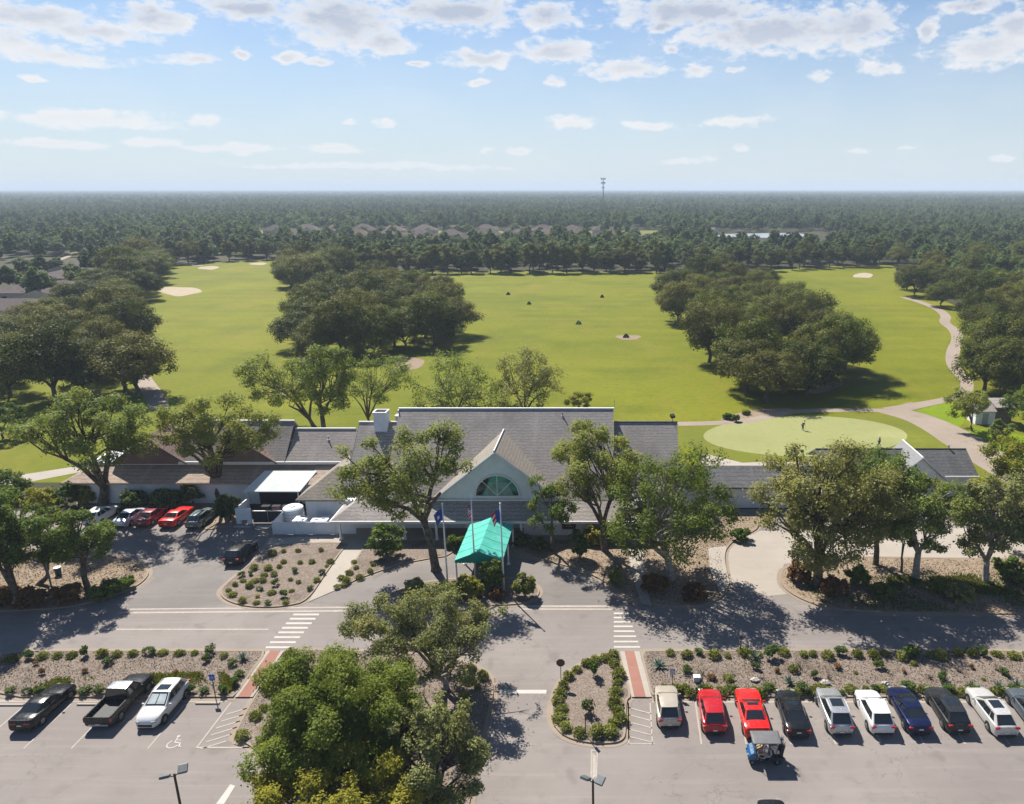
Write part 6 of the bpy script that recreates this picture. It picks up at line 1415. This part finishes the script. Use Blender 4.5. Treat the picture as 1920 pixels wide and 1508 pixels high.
def people():
    x, y = G(1505, 807); person("golfer in dark clothes standing on the putting green", (x, y, .01), -1.2, PUTT, C_DARK, C_DARK, HAIR, A_BLACK)
    o = thing("putter", "putter held by the golfer in dark clothes", "golf club", (x, y, .01), -1.2); MB().tube([(0, .42, .8), (0, .62, .03)], .012, 5).build("shaft", A_STEEL, o); MB().box(-.06, .06, .6, .64, 0, .03).build("head", A_STEEL, o)
    x, y = G(1648, 838); person("golfer in a pale shirt at the near side of the putting green", (x, y, .01), 1.0, WALK, C_GREY, C_DARK, HAIR, C_WHITE)
    # golf cart
    cx, cy = G(1432, 1424); rz = math.pi / 2
    c = thing("golf_cart", "blue golf cart with a grey canopy roof and two riders behind the bright red coupe", "golf cart", (cx, cy, .006), rz)
    P_BLUE = m_paint("sky_blue_paint", (.012, .08, .19)); A_SEAT = plain("pale_vinyl", (.3, .28, .25), .6)
    m = MB(); m.box(-.55, .55, -1.15, 1.0, .26, .36); m.box(-.58, .58, -1.2, -.25, .36, .62); m.build("chassis", C_DARK, c, bevel=.03)
    m = MB(); sec = [(.55, .36), (1.18, .36), (1.22, .62), (1.0, .86), (.72, .98), (.62, .9)]
    for s in (-1, 1): pass
    vs = [(-.56, a, b) for a, b in sec] + [(.56, a, b) for a, b in sec]; n = len(sec)
    m.add(vs, [tuple(range(n)), tuple(range(2 * n - 1, n - 1, -1))] + [(i, n + i, n + (i + 1) % n, (i + 1) % n) for i in range(n)]); m.build("front_cowl", P_BLUE, c, bevel=.06)
    MB().box(-.56, .56, -.35, .12, .62, .76).build("seat", A_SEAT, c, bevel=.04); MB().obox((0, -.36, .98), (1.1, .12, .46), 0, 0, -.12).build("backrest", A_SEAT, c, bevel=.04)
    m = MB(); nx = 6
    V = [(x_ * .62, y_, 1.84 + .05 * (1 - x_ * x_) * (1 - ((y_ + .05) / 1.0) ** 4)) for y_ in (-1.02, -.9, -.3, .3, .8, .95) for x_ in (-1, -.6, -.2, .2, .6, 1)]
    m.add(V + [(a, b, z - .06) for a, b, z in V], [(j * 6 + i, j * 6 + i + 1, (j + 1) * 6 + i + 1, (j + 1) * 6 + i) for j in range(5) for i in range(5)] + [(36 + j * 6 + i, 36 + (j + 1) * 6 + i, 36 + (j + 1) * 6 + i + 1, 36 + j * 6 + i + 1) for j in range(5) for i in range(5)] + [(0, 30, 66, 36), (5, 41, 71, 35)] + [(i, 36 + i, 37 + i, i + 1) for i in range(5)] + [(30 + i, 31 + i, 67 + i, 66 + i) for i in range(5)])
    m.build("canopy_roof", plain("grey_roof_plastic", (.10, .102, .105), .6), c, True)
    for s in (-1, 1):
        MB().tube([(s * .54, .85, .8), (s * .56, .72, 1.8)], .022, 6).build("strut", A_BLACK, c); MB().tube([(s * .54, -.62, .6), (s * .56, -.85, 1.8)], .022, 6).build("strut", A_BLACK, c)
        for yy in (-.8, .88):
            w = MB().tube([(s * .36, yy, .23), (s * .56, yy, .23)], .23, 16).build("wheel", A_TYRE, c); MB().tube([(s * .555, yy, .23), (s * .575, yy, .23)], .12, 12).build("rim", A_RIM, w)
        MB().obox((s * .34, 1.19, .7), (.16, .08, .1)).build("headlight", A_LAMPW, c)
    m = MB(); m.poly([(-.52, .84, .95), (.52, .84, .95), (.53, .74, 1.76), (-.53, .74, 1.76)]); 
    t = NT("clear_plastic"); b = t.n('ShaderNodeBsdfTransparent'); gl = t.n('ShaderNodeBsdfGlossy'); gl.inputs['Roughness'].default_value = .05; ms = t.n('ShaderNodeMixShader'); ms.inputs[0].default_value = .12; t.l(b.outputs[0], ms.inputs[1]); t.l(gl.outputs[0], ms.inputs[2]); t.l(ms.outputs[0], t.out.inputs['Surface'])
    m.build("windscreen", t.m, c)
    m = MB(); m.tube([(-.28 + .15 * math.cos(a), .42 - .05 * math.sin(a), 1.02 + .14 * math.sin(a)) for a in np.linspace(0, 6.283, 17)], .014, 5); m.tube([(-.28, .6, .85), (-.28, .42, 1.02)], .02, 5); m.build("steering_wheel", A_BLACK, c)
    MB().box(-.5, .5, -1.25, -.95, .45, .55).build("bag_rack", A_BLACK, c)
    for i, (dx, lab, mt) in enumerate(((-.27, "dark golf bag on the rack of the golf cart, nearer the red coupe", C_DARK), (.27, "dark golf bag on the rack of the golf cart, nearer the camera", A_BLACK))):
        p = Matrix.Rotation(rz, 3, 'Z') @ Vector((dx, -1.1, .55)); g = thing("golf_bag", lab, "golf bag", (cx + p.x, cy + p.y, .55), rz)
        MB().tube([(0, 0, 0), (0, -.06, .45), (0, -.12, .86)], [.13, .14, .15], 12).build("bag", mt, g); q = MB(); rr = random.Random(i)
        for k in range(6): a = k * 1.05; q.tube([(.07 * math.cos(a), -.12 + .07 * math.sin(a), .8), (.09 * math.cos(a), -.15 + .09 * math.sin(a), 1.12 + rr.uniform(-.05, .08))], .012, 5); q.ball((.09 * math.cos(a), -.15 + .09 * math.sin(a), 1.14), .035, 0, 6, 4)
        q.build("club", A_STEEL, g)
    person("driver in a white shirt seated at the wheel of the golf cart", (cx, cy, .006), rz, sit(-.28), C_WHITE, C_TAN, HAIR, C_WHITE)
    person("passenger in a reddish shirt seated in the golf cart", (cx, cy, .006), rz, sit(.28, 0, False), C_RED, C_TAN, HAIR, None)
people()
# ---------------------------------------------------------------- street furniture
def furniture():
    # flagpoles and flags
    fl = [(840, 1103, 948, "white flagpole left of the three, with a blue flag"), (892, 1092, 932, "white flagpole standing tallest between the other two"), (945, 1108, 948, "white flagpole right of the three, in front of the canopy")]
    def flagcloth(name, label, X, Y, ztop, w, h, mats, paint, seed):
        m = MB(); nx, nz = 12, 12; V = []; rr = random.Random(seed)
        for j in range(nz + 1):
            for i in range(nx + 1):
                u, v = i / nx, j / nz; dx = -w * u * (.75 - .25 * v); V.append((X - .06 + dx, Y + .10 * math.sin(u * 7 + seed) * u, ztop - h * v - .55 * w * u * u - .1 * u))
        for j in range(nz):
            for i in range(nx):
                a = j * (nx + 1) + i; m.add([V[a], V[a + 1], V[a + nx + 2], V[a + nx + 1]], [(0, 3, 2, 1)], paint(i / nx, j / nz))
        o = m.build(name, mats, None, True); so = o.modifiers.new("thickness", 'SOLIDIFY'); so.thickness = .01; return tag(o, label, "flag", "flags on the flagpoles")
    B_ = plain("flag_blue", (.02, .07, .28), .8); W_ = plain("flag_white", (.7, .7, .7), .8); Rr = plain("flag_red", (.5, .03, .04), .8)
    for i, (px, py, pt, lab) in enumerate(fl):
        X, Y = G(px, py, .11); zt = AT(px, pt, Y)[2]; r = thing("flagpole", lab, "flagpole", (X, Y, .11), 0, "flagpoles by the canopy")
        MB().tube([(0, 0, 0), (0, 0, zt * .5), (0, 0, zt)], [.095, .075, .05], 10).build("pole", A_POLE, r, True); MB().ball((0, 0, zt + .08), .1, 0, 10, 6).build("finial", A_POLE, r, True); MB().tube([(0, 0, 0), (0, 0, .12)], .22, 12).build("base", A_CONC, r)
        m = MB(); m.tube([(.07, -.07, 1.2), (.06, -.06, zt - .2)], .008, 4); m.build("halyard", A_TRIM, r)
        if i == 0: flagcloth("flag", "blue flag drooping from the left flagpole", X, Y, zt - .35, 1.15, 1.2, [B_, W_], lambda u, v: 1 if (.35 < u < .6 and .35 < v < .65) else 0, 1)
        if i == 1: flagcloth("flag", "furled red and white striped flag on the middle flagpole", X, Y, zt - .8, .5, 1.35, [B_, W_, Rr], lambda u, v: 0 if (u < .4 and v < .35) else (2 if int(v * 9) % 2 == 0 else 1), 2)
        if i == 2: flagcloth("flag", "blue and white flag with a little red on the right flagpole", X, Y, zt - .35, 1.15, 1.15, [B_, W_, Rr], lambda u, v: 0 if u < .55 else (1 if int(v * 5) % 2 else 2), 3)
    # parking lot lamps with two shoebox heads
    for px, py, tx, ty, lab, rot in ((353, 1585, 336, 1450, "tall lamp post with two square heads at the bottom left", .35), (1113, 1600, 1100, 1462, "tall lamp post with two square heads at the bottom centre by the lane line", -.5)):
        X, Y = G(px, py); zt = AT(tx, ty, Y)[2]; r = thing("lamp_post", lab, "lamp post", (X, Y, 0), 0, "car park lamp posts")
        MB().tube([(0, 0, 0), (0, 0, zt)], [.085, .065], 8).build("post", A_BRONZE, r); MB().tube([(0, 0, 0), (0, 0, .6)], .28, 12).build("base", A_CONC, r)
        d = Vector((math.cos(rot), math.sin(rot), 0))
        m = MB(); m.tube([d * -.5 + Vector((0, 0, zt - .12)), Vector((0, 0, zt - .2)), d * .5 + Vector((0, 0, zt + .1))], .035, 6); m.build("arm", A_BRONZE, r)
        for s, dz, tilt in ((-1, -.1, -.55), (1, .18, .45)):
            m = MB(); m.obox((d.x * s * .48, d.y * s * .48, zt + dz), (.52, .52, .16), rot, 0, tilt); q = m.build("lamp_head", A_HEAD, r, bevel=.03)
            MB().obox((d.x * s * .48, d.y * s * .48 - .02, zt + dz - .09), (.42, .42, .02), rot, 0, tilt).build("lens", A_LAMPW, q)
    X, Y = G(99, 1112); r = thing("lamp_post", "grey green lamp post among the trees of the left bed", "lamp post", (X, Y, .1)); MB().tube([(0, 0, 0), (0, 0, 6)], [.09, .06], 8).build("post", plain("green_grey_post", (.12, .16, .15), .6), r); MB().obox((0, -.3, 6.05), (.35, .7, .14)).build("lamp_head", A_STEEL, r)
    X, Y = G(1388, 1226, .11); r = thing("path_light", "short black path light at the road edge of the right strip bed", "path light", (X, Y, .11)); MB().tube([(0, 0, 0), (0, 0, 1.6)], .05, 8).build("post", A_BLACK, r); MB().tube([(0, 0, 1.6), (0, 0, 1.75), (0, 0, 1.82)], [.12, .12, .04], 10).build("lamp_head", A_BLACK, r)
    # signs
    def sign(name, label, px, py, ztop, shape, mat, rot=0.0, back=None):
        X, Y = G(px, py, .11); r = thing(name, label, "sign", (X, Y, .11), rot); MB().tube([(0, 0, 0), (0, 0, ztop - .05)], .035, 6).build("post", A_BRONZE, r)
        m = MB(); y0, y1 = -.05, -.03
        vs = [(a, y0, ztop - .3 + b) for a, b in shape] + [(a, y1, ztop - .3 + b) for a, b in shape]; n = len(shape)
        m.add(vs, [tuple(range(n))] + [tuple(range(2 * n - 1, n - 1, -1))] + [(i, n + i, n + (i + 1) % n, (i + 1) % n) for i in range(n)], 0); return r, m.build("panel", mat, r)
    octo = [(.36 * math.cos(math.pi / 8 + k * math.pi / 4), .36 * math.sin(math.pi / 8 + k * math.pi / 4)) for k in range(8)]
    sign("stop_sign", "octagonal sign seen from its dark back beside the D shaped island", 1052, 1281, 2.2, octo, plain("dark_maroon", (.10, .035, .035), .6))
    sign("road_sign", "small brown sign on a post at the bottom of the D shaped island", 1098, 1380, 1.95, [(-.12, -.3), (.12, -.3), (.12, .3), (-.12, .3)], plain("brown_board_sign", (.10, .06, .05), .7), .9)
    rect = [(-.2, -.28), (.2, -.28), (.2, .28), (-.2, .28)]
    blue = plain("sign_blue", (.03, .10, .42), .5)
    for px, py, lab in ((404, 1307, "blue accessible parking sign at the end of the left strip bed"), (1260, 1296, "grey blue accessible parking sign in the right strip bed")):
        r, pnl = sign("parking_sign", lab, px, py, 2.1, rect, blue if px < 500 else plain("sign_grey_blue", (.22, .25, .33), .5))
        m = MB(); zc = 1.8; y = -.058
        def seg(a, b, w=.03):
            a = Vector((a[0], 0, a[1])); b = Vector((b[0], 0, b[1])); d = (b - a).normalized(); nn = Vector((-d.z, 0, d.x)) * w / 2; m.poly([(p.x, y, zc + p.z) for p in (a - nn, b - nn, b + nn, a + nn)])
        arc = [(-.02 + .09 * math.cos(t), -.05 + .09 * math.sin(t)) for t in np.linspace(2.2, 6.0, 9)]
        for a, b in zip(arc[:-1], arc[1:]): seg(a, b, .025)
        seg((-.02, .12), (0, .0)); seg((0, .06), (.08, .06), .022); seg((0, .0), (.09, .0)); seg((.085, .0), (.13, -.1)); m.build("symbol", A_TRIM, pnl)
    X, Y = G(110, 1078, .11); r = thing("trash_can", "dark teal litter bin in the pale sand of the left bed", "litter bin", (X, Y, .11)); MB().tube([(0, 0, 0), (0, 0, .8)], [.27, .31], 14).build("drum", plain("dark_teal", (.01, .06, .08), .5), r); MB().tube([(0, 0, .8), (0, 0, .86)], .33, 14).build("rim", A_STEEL, r)
    X, Y = G(1306, 1277, .11); r = thing("utility_box", "small white utility box in the right strip bed", "utility box", (X, Y, .11)); MB().box(-.25, .25, -.18, .18, 0, .42).build("cabinet", A_TRIM, r, bevel=.02); MB().box(-.28, .28, -.21, .21, .42, .47).build("lid", A_TRIM, r)
    rr = random.Random(12)
    for px, py, s, lab in ((1415, 1277, .35, "pale rock left of the middle of the right strip bed"), (1547, 1282, .4, "grey rock below the dry shrub in the right strip bed"), (1775, 1283, .3, "white stone near the agaves of the right strip bed"), (1660, 1284, .35, "grey rock in the middle of the right strip bed")):
        X, Y = G(px, py, .11); m = MB().ball((0, 0, s * .25), (s, s * .7, s * .5), 0, 9, 6); m.v = [(a + rr.uniform(-.07, .07), b + rr.uniform(-.07, .07), c + rr.uniform(-.05, .05)) for a, b, c in m.v]
        o = m.build("rock", plain("pale_rock", (.4, .37, .34), .9, 0, .2, .2)); o.location = (X, Y, .11); tag(o, lab, "rock", "rocks in the right strip bed")
    # timber edging in the right strip bed
    a = G(1315, 1262, .11); b = G(1315, 1296, .11); o = MB().obox(((a[0] + b[0]) / 2, (a[1] + b[1]) / 2, .2), (.14, abs(a[1] - b[1]), .2)).build("timber_edging", A_BARK); tag(o, "dark timber edging beside the utility box", "edging")
    # range targets
    nets = [(867, 546, "small dark target nearest the left grove on the range"), (953, 553, "small dark target second from the left grove on the range"), (992, 571, "bright green target net on the range"), (1129, 558, "small dark target near the right grove on the range"), (1085, 608, "dark green target with a pale gap in its middle"), (1174, 633, "brown target standing on bare sand on the range")]
    for i, (px, py, lab) in enumerate(nets):
        X, Y = G(px, py); w = .75 if i not in (4, 5) else .85; r = thing("range_target", lab, "target", (X, Y, 0), 0, "targets on the driving range")
        mt = plain("green_net" if i in (2, 4) else "dark_net" if i != 5 else "brown_net", (.01, .14, .06) if i in (2, 4) else (.03, .04, .02) if i != 5 else (.13, .08, .04), .8)
        m = MB(); m.poly([(-w, -.6, 0), (w, -.6, 0), (w * .3, 0, .95), (-w * .3, 0, .95)]); m.poly([(w, .6, 0), (-w, .6, 0), (-w * .3, 0, .95), (w * .3, 0, .95)]); m.build("net", mt, r)
        m = MB()
        for s in (-1, 1): m.tube([(s * w, -.6, 0), (s * w * .3, 0, .97), (s * w, .6, 0)], .05, 5)
        m.tube([(-w * .3, 0, .97), (w * .3, 0, .97)], .05, 5); m.build("frame", A_BLACK, r)
        if i == 4: MB().poly([(-.4, -.42, .3), (.4, -.42, .3), (.2, -.2, .85), (-.2, -.2, .85)]).build("pale_panel", plain("pale_net", (.35, .42, .2), .8), r)
    X, Y = G(1174, 633); sheet("bare_sand", [(X + 3.2 * math.cos(t) * (1 + .2 * math.sin(3 * t)) + .6, Y + 4 * math.sin(t) * (1 + .2 * math.cos(2 * t))) for t in np.linspace(0, 6.283, 20, endpoint=False)], .012, A_SANDY)
    # cell tower and poles
    Y = 1500.0; X = AT(1131, 360, Y)[0]; zt = AT(1131, 334, Y)[2]; r = thing("cell_tower", "tall grey mobile mast with antenna rings rising from the far woods", "mast", (X, Y, 0)); A_MAST = plain("mast_grey", (.16, .18, .20), .6)
    MB().tube([(0, 0, 0), (0, 0, zt)], [1.3, .8], 10).build("pole", A_MAST, r)
    for dz, w in ((-1.5, 4.2), (-9, 3.6), (-18, 2.6)):
        m = MB()
        for k in range(12 if dz > -15 else 6):
            a = k * 6.283 / (12 if dz > -15 else 6); m.obox((w * math.cos(a), w * math.sin(a), zt + dz), (.9, .9, 3.2 if dz > -15 else 1.8), a)
        m.tube([(w * math.cos(a), w * math.sin(a), zt + dz) for a in np.linspace(0, 6.283, 13)], .25, 4); m.tube([(-w, 0, zt + dz), (w, 0, zt + dz)], .2, 4); m.tube([(0, -w, zt + dz), (0, w, zt + dz)], .2, 4); m.build("antenna_ring", A_MAST, r)
    for px, yt, Yp, lab in ((1711, 408, 420, "pale timber utility pole rising from the woods right of the lake"), (1146, 416, 600, "thin utility pole among the houses left of the lake")):
        X = AT(px, 440, Yp)[0]; zt = AT(px, yt, Yp)[2]; r = thing("utility_pole", lab, "utility pole", (X, Yp, 0)); MB().tube([(0, 0, 0), (0, 0, zt)], [.3, .2], 8).build("pole", A_BARKL, r); MB().box(-1.2, 1.2, -.12, .12, zt - 1.2, zt - .95).build("cross_arm", A_BARKL, r)
furniture()

# ---------------------------------------------------------------- air
def haze():
    t = NT("haze"); v = t.n('ShaderNodeVolumePrincipled'); v.inputs['Color'].default_value = (.72, .85, 1.0, 1); v.inputs['Density'].default_value = HAZE; v.inputs['Anisotropy'].default_value = .0
    t.l(v.outputs[0], t.out.inputs['Volume'])
    o = MB().box(-30000, 30000, -500, 33000, -1.1, 72).build("haze", t.m); struct(o, 'stuff', "pale blue haze over the far woods")
HAZE = 0.0002
haze()
